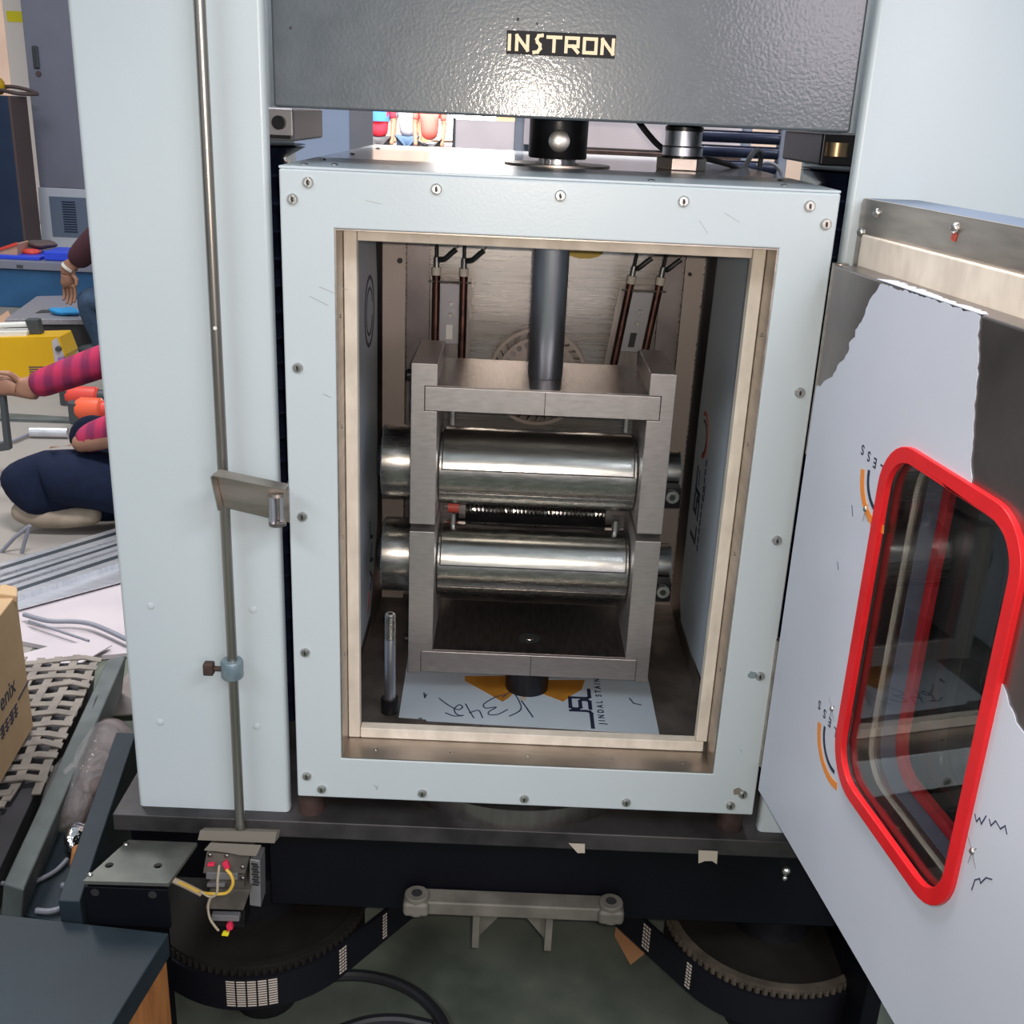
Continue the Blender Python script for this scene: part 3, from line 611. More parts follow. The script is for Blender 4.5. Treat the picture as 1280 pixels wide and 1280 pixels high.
        for x in (.1805, .4195): MB().cyl((x,.285,.2815), (x,.285,.300), .0044, n=14).build('locating_pin', 'bright', T)
        MB().rings([((.301,.262,.083), .033), ((.301,.262,.0312), .033)], 40).build('support_rod', 'blackm', T)
        MB().rings([((.301,.255,.1168), .0075), ((.301,.255,.1178), .0070)], 20).build('plate_screw', 'bright', T)
        MB().rings([((.301,.255,.1168), .0160), ((.301,.255,.1172), .0160)], 24).build('counterbore', 'socket', T)
fixture(True); fixture(False)

# ------------------------------------------------------------------ above the chamber
R = thing('rod_coupler', (.305,.30,HC), 'black cylindrical coupler with bright round pin joining the rod to the crosshead', 'coupler')
MB().rings([((.305,.30,.801), .0375), ((.305,.30,.803), .0385), ((.305,.30,.85), .0385)], 48).build('sleeve', 'blackm', R)
MB().rings([((.305,.2625,.8235), .0138), ((.305,.2595,.8235), .0138), ((.305,.2590,.8235), .0130)], 32).build('cross_pin', 'bright', R)
MB().cyl((.305,.30,.7952), (.305,.30,.801), .0243, n=32).build('rod_end', 'chrome', R)
for x in (.285, .293, .311): MB().cyl((x,.2655,.793), (x,.2655,.801), .0022, n=8).build('stud', 'bright', R)
SN = thing('cable_gland', (.474,.335,HC+.003), 'steel hexagonal cable gland with black cap on the chamber roof', 'cable gland')
MB().cyl((.474,.335,HC+.003), (.474,.335,HC+.019), .034, n=6).build('hex_nut', 'stainless', SN, .0015)
MB().rings([((.474,.335,HC+.019), .027), ((.474,.335,HC+.032), .027), ((.474,.335,HC+.034), .0245), ((.474,.335,HC+.053), .0245)], 32).build('gland_body', 'chrome', SN)
MB().rings([((.474,.335,HC+.0525), .0255), ((.474,.335,HC+.058), .0255), ((.474,.335,HC+.0595), .022)], 32).build('gland_cap', 'blackm', SN)
MB().rings([((.474,.335,HC+.0185), .030), ((.474,.335,HC+.0215), .030)], 32).build('washer', 'blackm', SN)
cb = [[(0.4189,0.42,0.8526)][0], [(0.4326,0.42,0.8373)][0], [(0.4548,0.42,0.8178)][0], [(0.4805,0.4,0.8067)][0], [(0.5176,0.42,0.8054)][0], [(0.5622,0.46,0.7969)][0], [(0.5895,0.5,0.7895)][0], [(0.6113,0.56,0.8065)][0], [(0.6283,0.6,0.8153)][0], [(0.6398,0.62,0.8067)][0], [(0.6393,0.62,0.7896)][0]]
tag(MB().tube(smoothpath(cb), .0042, 8).build('signal_cable', 'rubber'), 'black cable hanging from the crosshead and looping across the chamber roof', 'cable')
tag(MB().tube(smoothpath([(0.6517,0.7,0.789),(0.6658,0.7,0.7948),(0.6809,0.7,0.7916),(0.6916,0.7,0.7818),(0.6946,0.7,0.7691)]), .0030, 8).build('signal_cable', 'grey_cable'), 'thin grey cable loop behind the right roof edge of the chamber', 'cable')

# ------------------------------------------------------------------ inside the chamber
def heater(x0, x1, lean, label, zb):
    Hh = thing('heating_element', ((x0+x1)/2, .5, .03), label, 'heating element', 'rod heaters on the chamber back wall')
    xm = (x0+x1)/2
    def S(x, z): return x+lean*(z-.60)
    def slab(mb, a, b, y0, y1, z0, z1):
        mb.hexa([(S(a,z0),y0,z0),(S(b,z0),y0,z0),(S(b,z0),y1,z0),(S(a,z0),y1,z0)], [(S(a,z1),y0,z1),(S(b,z1),y0,z1),(S(b,z1),y1,z1),(S(a,z1),y1,z1)]); return mb
    br = slab(MB(), xm-.019, xm+.019, .505, .508, .505, .60).build('bracket_plate', 'greym', Hh, .0008)
    slab(MB(), x0-.012, x1+.012, .5285, .5305, zb, .606).build('reflector', 'stainless_d', Hh)
    slab(MB(), xm-.005, xm+.005, .5043, .5052, .513, .536).build('bracket_slot', 'offwhite' if lean == 0 else 'socket', br)
    for z in (.551, .569): MB().rings([((S(xm+.002,z),.5052,z), .0042), ((S(xm+.002,z),.502,z), .0035)], 12).build('bracket_screw', 'bright', br)
    MB().cyl((S(x0-.012,.6045),.492,.6045), (S(x1+.012,.6045),.492,.6045), .0014, n=8).build('tie_wire', 'bright', Hh)
    for x in (x0, x1):
        tb = MB().cyl((S(x,zb),.496,zb), (S(x,.618),.496,.618), .0062, n=16).build('heater_tube', 'copper', Hh)
        MB().cyl((S(x,.614),.496,.614), (S(x,.626),.496,.626), .0072, n=16).build('insulator', 'ceramic', tb)
        MB().cyl((S(x,.626),.496,.626), (S(x,.641),.496,.641), .0045, n=12).build('terminal', 'bright', tb)
        MB().cyl((S(x,.641),.496,.641), (S(x,.66),.496,.66), .0028, n=10).build('stud', 'blackm', tb)
        MB().tube(smoothpath([(S(x,.643)+.004,.494,.638), (x+.013,.49,.640), (x+.024,.488,.650), (x+.03,.487,.655)]), .0042, 8).build('lead', 'rubber', tb)
        MB().tube(smoothpath([(x+.03,.487,.655), (x+.04,.49,.672), (x+.052,.50,.70), (x+.055,.51,.75)]), .0014, 6).build('lead_core', 'wire_w', tb)
    slab(MB(), x0-.004, x1+.004, .49, .53, zb-.012, zb).build('foot_block', 'liner', Hh)
heater(.134, .1765, 0, 'pair of dark rod heaters on a bracket at the left of the chamber back wall', .42)
heater(.4335, .4785, .13, 'pair of leaning dark rod heaters at the right of the chamber back wall', .42)
FN = thing('circulation_fan', (.30,.585,.37), 'round perforated fan wheel with vanes on the chamber back wall behind the rod', 'fan')
FC = (.300, .4475)
MB().prism(circ(*FC,.066,48), XZ(), .548, .551, holes=[circ(*FC,.022,24)[::-1]]).build('disc', 'strip', FN)
for k in range(26):
    a = 2*PI*k/26
    MB().cyl((FC[0]+.056*math.cos(a), .5482, FC[1]+.056*math.sin(a)), (FC[0]+.056*math.cos(a), .5470, FC[1]+.056*math.sin(a)), .0047, n=12).build('disc_hole', 'stainless_d', FN)
MB().prism(circ(*FC,.0815,60), XZ(), .572, .575).build('rear_disc', 'stainless_d', FN)
MB().prism(circ(*FC,.0815,60), XZ(), .546, .549, holes=[circ(*FC,.0755,60)[::-1]]).build('front_ring', 'strip', FN)
for k in range(32):
    a = 2*PI*k/32; c, s = math.cos(a), math.sin(a); c2, s2 = math.cos(a+.13), math.sin(a+.13)
    MB().hexa([(FC[0]+.062*c2,.549,FC[1]+.062*s2), (FC[0]+.078*c,.549,FC[1]+.078*s), (FC[0]+.078*c-.0012*s,.549,FC[1]+.078*s+.0012*c), (FC[0]+.062*c2-.0012*s,.549,FC[1]+.062*s2+.0012*c)],
        [(FC[0]+.062*c2,.573,FC[1]+.062*s2), (FC[0]+.078*c,.573,FC[1]+.078*s), (FC[0]+.078*c-.0012*s,.573,FC[1]+.078*s+.0012*c), (FC[0]+.062*c2-.0012*s,.573,FC[1]+.062*s2+.0012*c)]).build('vane', 'strip', FN)
MB().cyl((FC[0],.545,FC[1]), (FC[0],.585,FC[1]), .022, n=24).build('hub', 'blackm', FN)
tag(MB().prism([(.365+.032*math.cos(PI+PI*k/12), 0.651+.013*math.sin(PI+PI*k/12)) for k in range(13)], XZ(), .584, .585).build('tape_patch', 'yellow_tape'), 'yellow tape patch high on the chamber back wall right of the rod', 'tape')
B = thing('socket_head_bolt', (.1015,.172,.03), 'long steel socket-head bolt standing on its black head on the chamber floor', 'bolt')
bx, by = .1015, .172
hd = MB().rings([((bx,by,.0302), .0118), ((bx,by,.0315), .0130), ((bx,by,.050), .0130), ((bx,by,.0535), .0122)], 28).build('head', 'blackm', B)
MB().rings([((bx,by,.0537), .0108), ((bx,by,.0542), .0108)], 24).build('head_collar', 'socket', hd)
MB().rings([((bx,by,.0535), .0080), ((bx,by,.1485), .0080)], 28).build('shank', 'chrome', B)
pr = [((bx,by,.1485), .0064)]
for k in range(15): pr += [((bx,by,.1495+k*.0024), .0078), ((bx,by,.1505+k*.0024), .0078), ((bx,by,.1513+k*.0024), .0062), ((bx,by,.1517+k*.0024), .0062)]
pr += [((bx,by,.1863), .0076), ((bx,by,.188), .0060)]
MB().rings(pr, 24).build('thread', 'bright', B, smooth=20)
MB().cyl((bx,by,.188), (bx,by,.1882), .004, n=14).build('centre_drill', 'socket', B)

# ------------------------------------------------------------------ stop rod in front of the left column, switch below it
SR = thing('stop_rod', (-.075,-.004,-.06), 'thin upright steel rod with a low collar in front of the left column', 'rod')
MB().rings([((-.0715,-.004,2.0), .0062), ((-.0755,-.004,.18), .0062), ((-.0765,-.004,-.04), .0062), ((-.0765,-.004,-.042), .0072), ((-.0765,-.004,-.062), .0072), ((-.0765,-.004,-.066), .0055)], 20).build('rod', 'silver', SR)
co = MB().rings([((-.0762,-.004,.176), .0125), ((-.0762,-.004,.178), .0138), ((-.0762,-.004,.198), .0138), ((-.0762,-.004,.200), .0125)], 28).build('collar', 'collar', SR)
MB().cyl((-.089,-.006,.188), (-.098,-.006,.188), .0035, n=10).build('thumb_shank', 'rust', co)
MB().box(-.111, -.0985, -.012, .0, .180, .196).build('thumb_screw', 'rust', co, .0015)
MB().cyl((-.0737,-.0104,.617), (-.0737,-.0099,.617), .0022, n=10).build('paper_speck', 'offwhite', SR)
LS = thing('limit_switch', (-.09,.0,-.24), 'dusty stacked limit switch with yellow and white wires hanging below the stop rod', 'switch')
MB().hexa([(-0.1318,-0.012,-0.0667),(-0.0301,-0.012,-0.0667),(-0.0263,-0.012,-0.0487),(-0.1278,-0.012,-0.0513)], [(-.12,.03,-.067),(-.02,.03,-.067),(-.02,.03,-.066),(-.12,.03,-.066)]).build('cover_plate', 'paper', LS)
MB().prism([(-0.1217,-0.0766),(-0.1137,-0.0661),(-0.0463,-0.0665),(-0.0532,-0.0821),(-0.0744,-0.0819),(-0.0901,-0.0789),(-0.1059,-0.0771)], XZ(), -.020, -.017).build('paper_flap', 'paper', LS)
def blk(name, m, quad, y0, y1, par=LS, bev=.0012): return MB().prism(quad, XZ(), y0, y1).build(name, m, par, bev)
blk('upper_block', 'bak', [(-0.1285,-0.1207),(-0.1213,-0.0866),(-0.0639,-0.0889),(-0.0715,-0.1179)], -.012, .03)
blk('contact_bar', 'greym', [(-0.1235,-0.1176),(-0.1241,-0.1281),(-0.0811,-0.1272),(-0.0806,-0.1167)], -.014, -.008)
blk('contact_bar', 'greym', [(-0.1234,-0.1359),(-0.1237,-0.1412),(-0.0989,-0.1399),(-0.0986,-0.1347)], -.014, -.008)
blk('middle_block', 'bak', [(-0.1201,-0.1235),(-0.1217,-0.1527),(-0.075,-0.153),(-0.0738,-0.1238)], -.008, .03)
blk('lower_block', 'bak', [(-0.1279,-0.1773),(-0.1196,-0.145),(-0.0645,-0.1435),(-0.0757,-0.1774)], -.014, .03)
blk('contact_bar', 'greym', [(-0.1197,-0.1877),(-0.1202,-0.1972),(-0.082,-0.1966),(-0.0816,-0.1871)], -.014, -.005)
blk('base_block', 'blackm', [(-0.1252,-0.1874),(-0.1268,-0.2175),(-0.0781,-0.2178),(-0.0769,-0.1877)], -.002, .03)
sp_ = blk('switch_side', 'greym', [(-0.0673,-0.1036),(-0.0705,-0.1809),(-0.0552,-0.1828),(-0.0534,-0.1055)], .0, .03)
for k in range(9): MB().prism([(a+.0, b) for a, b in [(-0.0651,-0.1093),(-0.0652,-0.1119),(-0.0566,-0.1128),(-0.0565,-0.1102)]], lambda a, b, t, k=k: (a+(.0015 if k % 2 else 0), t, b-.0042*k), -.0012, -.0002).build('side_print', 'socket', sp_)
for p in [(-0.1167,-0.014,-0.09),(-0.0943,-0.014,-0.0902),(-0.0738,-0.014,-0.1072),(-0.0745,-0.014,-0.1256)]: MB().sphere((p[0], -.0125, p[2]), .0032, 10, 6, (1,.6,1)).build('terminal_screw', 'stainless_d', LS)
blk('red_terminal', 'redterm', [(-0.1001,-0.0989),(-0.0935,-0.0947),(-0.0898,-0.1062),(-0.0964,-0.1104)], -.018, -.012)
blk('red_terminal', 'redterm', [(-0.1204,-0.1013),(-0.1108,-0.0995),(-0.1099,-0.1033),(-0.1196,-0.1051)], -.018, -.012)
blk('red_terminal', 'redterm', [(-0.0997,-0.2008),(-0.093,-0.1964),(-0.0902,-0.2071),(-0.0981,-0.2129)], -.018, -.010)
blk('yellow_terminal', 'yel2', [(-0.1072,-0.2188),(-0.1047,-0.2133),(-0.096,-0.2142),(-0.0974,-0.2197)], -.018, -.012)
MB().tube(smoothpath([[(-0.1692,-0.02,-0.1242)][0], [(-0.1465,-0.02,-0.1361)][0], [(-0.1309,-0.02,-0.1445)][0], [(-0.1136,-0.024,-0.143)][0], [(-0.0936,-0.026,-0.139)][0], [(-0.0844,-0.026,-0.1241)][0], [(-0.0864,-0.024,-0.1116)][0], [(-0.0935,-0.02,-0.1061)][0]]), .0022, 8).build('yellow_wire', 'wire_y', LS)
MB().tube(smoothpath([[(-0.1301,-0.022,-0.1415)][0], [(-0.116,-0.024,-0.1484)][0], [(-0.1065,-0.026,-0.1396)][0], [(-0.1043,-0.026,-0.1186)][0], [(-0.1016,-0.024,-0.0968)][0]]), .0017, 8).build('white_wire', 'wire_w', LS)
MB().tube(smoothpath([[(-0.1155,-0.022,-0.1487)][0], [(-0.1207,-0.022,-0.1648)][0], [(-0.1196,-0.022,-0.1848)][0], [(-0.1138,-0.022,-0.198)][0], [(-0.1094,-0.02,-0.2076)][0]]), .0017, 8).build('white_wire', 'wire_w', LS)
MB().tube(smoothpath([[(-0.1703,-0.02,-0.1242)][0], [(-0.1524,-0.018,-0.1354)][0], [(-0.1295,-0.018,-0.1488)][0]]), .0042, 8).build('wire_sheath', 'wire_w', LS)

# ------------------------------------------------------------------ drive under the base
PZ = -.33
def pulley(cx, cy, label):
    T = thing('belt_pulley', (cx, cy, -.4), label, 'pulley', 'toothed pulleys under the machine base')
    MB().rings([((cx,cy,-.365), .158), ((cx,cy,-.30), .158), ((cx,cy,-.298), .150), ((cx,cy,-.306), .146), ((cx,cy,-.306), .05)], 64).build('web', 'pulley', T, smooth=25)
    left = cx < .3
    MB().prism(circ(cx,cy,.161,64), XY, -.3015, -.292, holes=[circ(cx,cy,.150,64)[::-1]]).build('rim', 'pulley' if left else 'rim', T)
    MB().rings([((cx,cy,-.306), .065), ((cx,cy,-.285), .062), ((cx,cy,-.19), .055)], 36).build('hub', 'blackm', T)
    t = MB()
    for k in range(90):
        a = 2*PI*k/90; t.cyl((cx+.1605*math.cos(a), cy+.1605*math.sin(a), -.3075), (cx+.1605*math.cos(a), cy+.1605*math.sin(a), -.2955), .0042, n=6)
    o = t.build('teeth', 'pulley' if left else 'rim', T); o['kind'] = 'stuff'
    MB().cyl((cx,cy,-.5), (cx,cy,-.365), .05, n=24).build('bearing_stand', 'blackm', T)
PL, PR_ = (-.095, .165), (.695, .165)
pulley(*PL, 'big dark toothed belt pulley under the left end of the machine base')
pulley(*PR_, 'big dark toothed belt pulley under the right end of the machine base')
# belt: round both pulleys, pushed back by an idler in the middle
RB = .1668; IC = (.30, .345); IR = .05
def tang(c, r, i, ri, side):
    # inner tangent from pulley front to the far side of the idler, side -1 left pulley
    dx, dy = i[0]-c[0], i[1]-c[1]; d = math.hypot(dx, dy); a = math.atan2(dy, dx); b = math.acos((r+ri)/d)
    t = a-b if side < 0 else a+b
    n = (math.cos(t), math.sin(t))
    return (c[0]+r*n[0], c[1]+r*n[1], t), (i[0]-ri*n[0], i[1]-ri*n[1], t+PI)
(p1, i1), (p2, i2) = tang(PL, RB, IC, IR, -1), tang(PR_, RB, IC, IR, 1)
path = []
a = PI/2; e = p1[2]+2*PI
for k in range(41): t = a+(e-a)*k/40; path.append((PL[0]+RB*math.cos(t), PL[1]+RB*math.sin(t)))
for k in range(1, 8): path.append((p1[0]+(i1[0]-p1[0])*k/8, p1[1]+(i1[1]-p1[1])*k/8))
a = i1[2]; e = i2[2]
while a < 0: a += 2*PI
e = i2[2] % (2*PI); a = a % (2*PI)
for k in range(13): t = a+(e-a)*k/12; path.append((IC[0]+IR*math.cos(t), IC[1]+IR*math.sin(t)))
for k in range(1, 8): path.append((i2[0]+(p2[0]-i2[0])*k/8, i2[1]+(p2[1]-i2[1])*k/8))
a = p2[2] % (2*PI); a = a-2*PI if a > PI/2 else a
for k in range(41): t = a+(PI/2-a)*k/40; path.append((PR_[0]+RB*math.cos(t), PR_[1]+RB*math.sin(t)))
def ribbon(path, w, z0, z1, closed):
    n = len(path); vs = []; fs = []
    for i in range(n):
        a = path[i-1] if (i or closed) else path[0]; b = path[(i+1) % n] if (i < n-1 or closed) else path[-1]
        d = Vector((b[0]-a[0], b[1]-a[1])).normalized(); nn = Vector((d.y, -d.x))*w/2; p = Vector(path[i])
        for q, z in ((p+nn, z0), (p+nn, z1), (p-nn, z1), (p-nn, z0)): vs.append((q.x, q.y, z))
    for i in range(n if closed else n-1):
        j = (i+1) % n
        for q in range(4): fs.append((4*i+q, 4*i+(q+1)%4, 4*j+(q+1)%4, 4*j+q))
    if not closed: fs += [(0,1,2,3), (4*n-1,4*n-2,4*n-3,4*n-4)]
    return MB().add(vs, fs)
BT = tag(ribbon(path, .006, -.362, -.306, True).build('drive_belt', 'belt', smooth=50), 'long black toothed drive belt with pale printed blocks around both pulleys', 'belt')
LEN = [0]
for p, q in zip(path, path[1:]): LEN.append(LEN[-1]+math.hypot(q[0]-p[0], q[1]-p[1]))
def at_s(s):
    i = max(j for j in range(len(path)-1) if LEN[j] <= s); f = (s-LEN[i])/(LEN[i+1]-LEN[i])
    a, b = path[i], path[i+1]; d = Vector((b[0]-a[0], b[1]-a[1])).normalized()
    return Vector((a[0]+(b[0]-a[0])*f, a[1]+(b[1]-a[1])*f))+Vector((d.y, -d.x))*.0033, d
def s_near(x, y): return LEN[min(range(len(path)), key=lambda i: (path[i][0]-x)**2+(path[i][1]-y)**2)]
def bprint(s0, cols, rows, pitch, dash):
    mb = MB()
    for c in range(cols):
        for r in range(rows):
            p, d = at_s(s0+c*pitch); q, _ = at_s(s0+c*pitch+dash); n = Vector((d.y, -d.x))*.0003
            z = -.310-r*.0052*(9/rows); h = .0030*(9/rows) if rows < 9 else .0024
            mb.hexa([(p.x+n.x,p.y+n.y,z), (q.x+n.x,q.y+n.y,z), (q.x,q.y,z), (p.x,p.y,z)], [(p.x+n.x,p.y+n.y,z-h), (q.x+n.x,q.y+n.y,z-h), (q.x,q.y,z-h), (p.x,p.y,z-h)])
    o = mb.build('belt_print', 'print_w', BT, smooth=0); o['kind'] = 'stuff'
s0 = s_near(-.109, -.002)
for i, (c, dsh) in enumerate(((1,.009),(1,.012),(1,.0125),(1,.0125),(1,.0125))): bprint(s0-.001+i*.0145, 1, 11, .01, .012)
bprint(s_near(.052,.05)-.004, 3, 8, .0052, .0040); bprint(s_near(.118,.125)-.004, 2, 8, .0052, .0040)
bprint(s_near(.490,.150)-.006, 3, 7, .0058, .0042); bprint(s_near(.560,.088)-.004, 2, 8, .0055, .0042)
ID = thing('idler_wheel', (IC[0], IC[1], -.4), 'dark idler wheel pressing the drive belt behind the cast bracket', 'idler')
MB().rings([((IC[0],IC[1],-.37), .046), ((IC[0],IC[1],-.30), .046)], 32).build('wheel', 'pulley', ID); MB().cyl((IC[0],IC[1],-.45), (IC[0],IC[1],-.20), .018, n=16).build('axle', 'blackm', ID)
CB = thing('cast_bracket', (.295,.02,-.27), 'grey cast iron bracket bar with two lugs and ribs bolted under the beam', 'bracket')
(bx0, bz1), (bx1, _), (_, _), (_, bz0) = [(0.1397,-0.1654),(0.4441,-0.1674),(0.4458,-0.1891),(0.1399,-0.1871)]
bz0 = min(bz0, bz1-.017)
MB().box(bx0+.022, bx1-.022, .003, .033, bz0, bz1).build('bar', 'iron', CB, .003)
for xa in (bx0, bx1-.036): MB().box(xa, xa+.036, -.004, .033, bz0, bz1+.001).build('bar_end', 'iron', CB, .006)
for x in (bx0+.018, bx1-.018):
    lg = MB().rings([((x,.014,bz0), .0175), ((x,.014,bz1+.006), .0165)], 24).build('lug', 'iron', CB, .002); MB().cyl((x,.014,bz1+.0055), (x,.014,bz1+.0065), .0075, n=14).build('lug_bore', 'socket', lg)
for sx in (0, 1):
    X = (lambda x: x) if not sx else (lambda x: bx0+bx1-x)
    MB().box(min(X(.236), X(.246)), max(X(.236), X(.246)), .012, .10, bz0-.062, bz0).build('rib', 'iron', CB, .001)
    MB().prism([(X(.246),bz0),(X(.246),bz0-.055),(X(.288),bz0)], XZ(), .03, .04).build('gusset', 'iron', CB)
tag(MB().tube(smoothpath([(-0.0326,0.1901,-0.49),(0.0242,0.2037,-0.49),(0.0705,0.2027,-0.49),(0.1183,0.1879,-0.49),(0.1601,0.1578,-0.49),(0.1928,0.1137,-0.49),(0.2048,0.0647,-0.49)]), .0095, 10).build('floor_cable', 'rubber'), 'thick black cable curving over the floor below the left pulley', 'cable')
tag(MB().tube(smoothpath([(0.03,0.0864,-0.49),(0.0765,0.1093,-0.49),(0.126,0.115,-0.49),(0.1772,0.105,-0.49)]), .0095, 10).build('floor_cable', 'rubber'), 'thick black cable just in view at the bottom edge of the floor', 'cable')
tag(MB().hexa([(0.4733,0.2753,-0.45),(0.4827,0.3227,-0.45),(0.5216,0.3211,-0.45),(0.5488,0.2459,-0.45),(0.5211,0.237,-0.45),(0.4945,0.2102,-0.45)], [(0.4727,0.2708,-0.446),(0.482,0.3181,-0.446),(0.5208,0.3164,-0.446),(0.5479,0.2414,-0.446),(0.5202,0.2325,-0.446),(0.4938,0.2058,-0.446)]).build('cardboard_scrap', 'card_d'), 'torn brown cardboard scrap on the floor behind the right belt run', 'cardboard')

# ------------------------------------------------------------------ left foreground: black box, rack, bag, carton
BB = thing('black_chest', (-.4,-.2,-.5), 'low chest with dusty black lid over orange-brown wood in the left foreground', 'chest')
lq = [p[:2] for p in [(-0.1477,-0.101,-0.142),(-0.17,-0.2719,-0.142),(-0.3925,-0.272,-0.142),(-0.5019,-0.0674,-0.142)]]
MB().prism(lq, XY, -.178, -.142).build('lid', 'bluedark', BB, .002)
lc = (sum(p[0] for p in lq)/4, sum(p[1] for p in lq)/4)
wq = [(lc[0]+(p[0]-lc[0])*.965, lc[1]+(p[1]-lc[1])*.965) for p in lq]
MB().prism(wq, XY, -.5, -.178).build('wood_body', 'wood', BB)
tag(MB().hexa([p[:2]+(-.452,) for p in [(-0.5401,0.264,-0.45),(-0.5729,0.4889,-0.45),(-0.4953,0.482,-0.45),(-0.4214,0.2423,-0.45)]], [p[:2]+(-.444,) for p in [(-0.5401,0.264,-0.45),(-0.5729,0.4889,-0.45),(-0.4953,0.482,-0.45),(-0.4214,0.2423,-0.45)]]).build('rubber_sheet', 'bluedark', None, .001), 'dark dusty rubber sheet between the black chest and the grey channel', 'sheet')
tag(MB().tube(smoothpath([(-0.5882,0.3266,-0.436),(-0.5554,0.3245,-0.436),(-0.5295,0.3386,-0.436),(-0.5096,0.3654,-0.436),(-0.5021,0.3965,-0.436)]), .004, 8).build('wire', 'grey_cable'), 'thin grey wire lying on the dark sheet towards the foil', 'wire')
tag(MB().tube(smoothpath([(-0.502,0.2635,-0.436),(-0.479,0.2629,-0.436),(-0.4618,0.2737,-0.436),(-0.4602,0.2937,-0.436),(-0.4709,0.3173,-0.436),(-0.4838,0.3289,-0.436)]), .005, 8).build('wire', 'grey_cable'), 'short hooked black lead on the dark sheet nearer the chest', 'wire')
CH = tag(MB().hexa([(p[0]-.02,p[1]-.005,-.5) for p in [(-0.6554,1.0356,-0.38),(-0.62,1.0626,-0.38),(-0.5088,0.2471,-0.38),(-0.549,0.2604,-0.38)]], [(-0.6554,1.0356,-0.38),(-0.62,1.0626,-0.38),(-0.5088,0.2471,-0.38),(-0.549,0.2604,-0.38)]).build('steel_channel', 'channel', None, .004), 'long grey painted steel channel running beside the perforated mat', 'channel')
MB().hexa([(-0.6177,0.8584,-0.3798),(-0.6171,0.8757,-0.3798),(-0.6109,0.8352,-0.3798),(-0.6086,0.8153,-0.3798)], [(-0.6172,0.8571,-0.379),(-0.6166,0.8744,-0.379),(-0.6103,0.8339,-0.379),(-0.6081,0.814,-0.379)]).build('slot', 'socket', CH)
RK = thing('rack_tray', (-.8,.7,-.5), 'dark low tray under the dusty perforated mat by the carton', 'tray')
ex = [(-0.6783,1.0631,-0.4),(-0.5656,0.292,-0.4)]
ed = (Vector(ex[1])-Vector(ex[0])).normalized(); ec = Vector((ed.y, -ed.x, 0))
if ec.x > 0: ec = -ec
o0 = Vector(ex[0]); Lm = (Vector(ex[1])-o0).length+.02; Wm = .36
def MP(u, v, z): p = o0+ed*u+ec*v; return (p.x, p.y, z)
MB().hexa([MP(0,.03,-.5), MP(Lm,.03,-.5), MP(Lm,Wm,-.5), MP(0,Wm,-.5)], [MP(0,.015,-.402), MP(Lm,.015,-.402), MP(Lm,Wm,-.402), MP(0,Wm,-.402)]).build('tray_body', 'stone', RK, .003)
MT = thing('perforated_mat', MP(.3,.15,-.40), 'dusty grey mat of woven strands with square holes, draped beside the carton', 'mat')
def strip_along(pts, wv, h):
    n = len(pts); vs = []; fs = []
    for p in pts:
        p = Vector(p)
        for q in (p-wv, p+wv): vs.append((q.x, q.y, q.z)); vs.append((q.x, q.y, q.z+h))
    for i in range(n-1):
        a = 4*i; b = a+4
        fs += [(a,a+1,b+1,b), (a+1,a+3,b+3,b+1), (a+3,a+2,b+2,b+3), (a+2,a,b,b+2)]
    fs += [(0,2,3,1), (4*n-4,4*n-3,4*n-1,4*n-2)]
    return MB().add(vs, fs)
nl, nc = 9, 20
for i in range(nl):
    v = .012+i*(Wm-.03)/(nl-1); ue = Lm-(.26-.03*i if i < 3 else 0)
    pts = [MP(ue*k/22, v+.003*math.sin(ue*k/22*21+i), -.388+.003*math.sin(ue*k/22*30+i*1.7)-(.008 if i == 0 else 0)) for k in range(23)]
    strip_along(pts, ec*.0085, .003).build('long_strand', 'mesh_mat', MT, 0, 20)
for k in range(nc):
    u = .01+k*(Lm-.03)/(nc-1); v0 = 0 if k < 13 else (.05 if k < 16 else .09)
    pts = [MP(u+.002*math.sin(v*40+k)+v*.12, v, -.3855+.003*math.sin(v*33+k*2.1)-(.010 if v < .02 else 0)) for v in [v0+(Wm-v0)*q/10 for q in range(11)]]
    strip_along(pts, ed*.0092, .003).build('cross_strand', 'mesh_mat', MT, 0, 20)
# carton standing on the mat
ca, cbp = [(-0.6943,0.725,-0.372),(-0.6524,0.3567,-0.372)]
ca = Vector(ca); cbp = Vector(cbp); cdir = (cbp-ca).normalized(); cn = Vector((cdir.y, -cdir.x, 0)); cn = -cn if cn.x > 0 else cn
CT = thing('shipping_carton', tuple(ca+cdir*.2+cn*.15), 'tan cardboard carton with dark print, cut by the left picture edge', 'carton')
CHT = .30
def CP(u, v, z): p = ca+cdir*u+cn*v; return (p.x, p.y, -.372+z)
MB().hexa([CP(0,0,0), CP(.45,0,0), CP(.45,.32,0), CP(0,.32,0)], [CP(0,0,CHT), CP(.45,0,CHT), CP(.45,.32,CHT), CP(0,.32,CHT)]).build('carton_body', 'card', CT, .003)
MB().hexa([CP(-.004,0,CHT), CP(.02,-.006,CHT-.012), CP(.02,.04,CHT+.002), CP(-.01,.03,CHT+.004)], [CP(-.008,0,CHT+.012), CP(.02,-.008,CHT+.004), CP(.02,.04,CHT+.012), CP(-.014,.03,CHT+.016)]).build('torn_flap', 'card', CT, .003)
xd = -cdir
text('carton_print', 'enix', 'ink', CT, CP(.155,-.0006,.125), xd, (0,0,1), .05, .0002, .0004)
def CPf(a, b, t): p = ca+cdir*a+cn*t; return (p.x, p.y, -.372+b)
strokes([[(.0,.105),(.062,.10)]], .004, CPf, -.001, .0).build('carton_print', 'ink', CT)
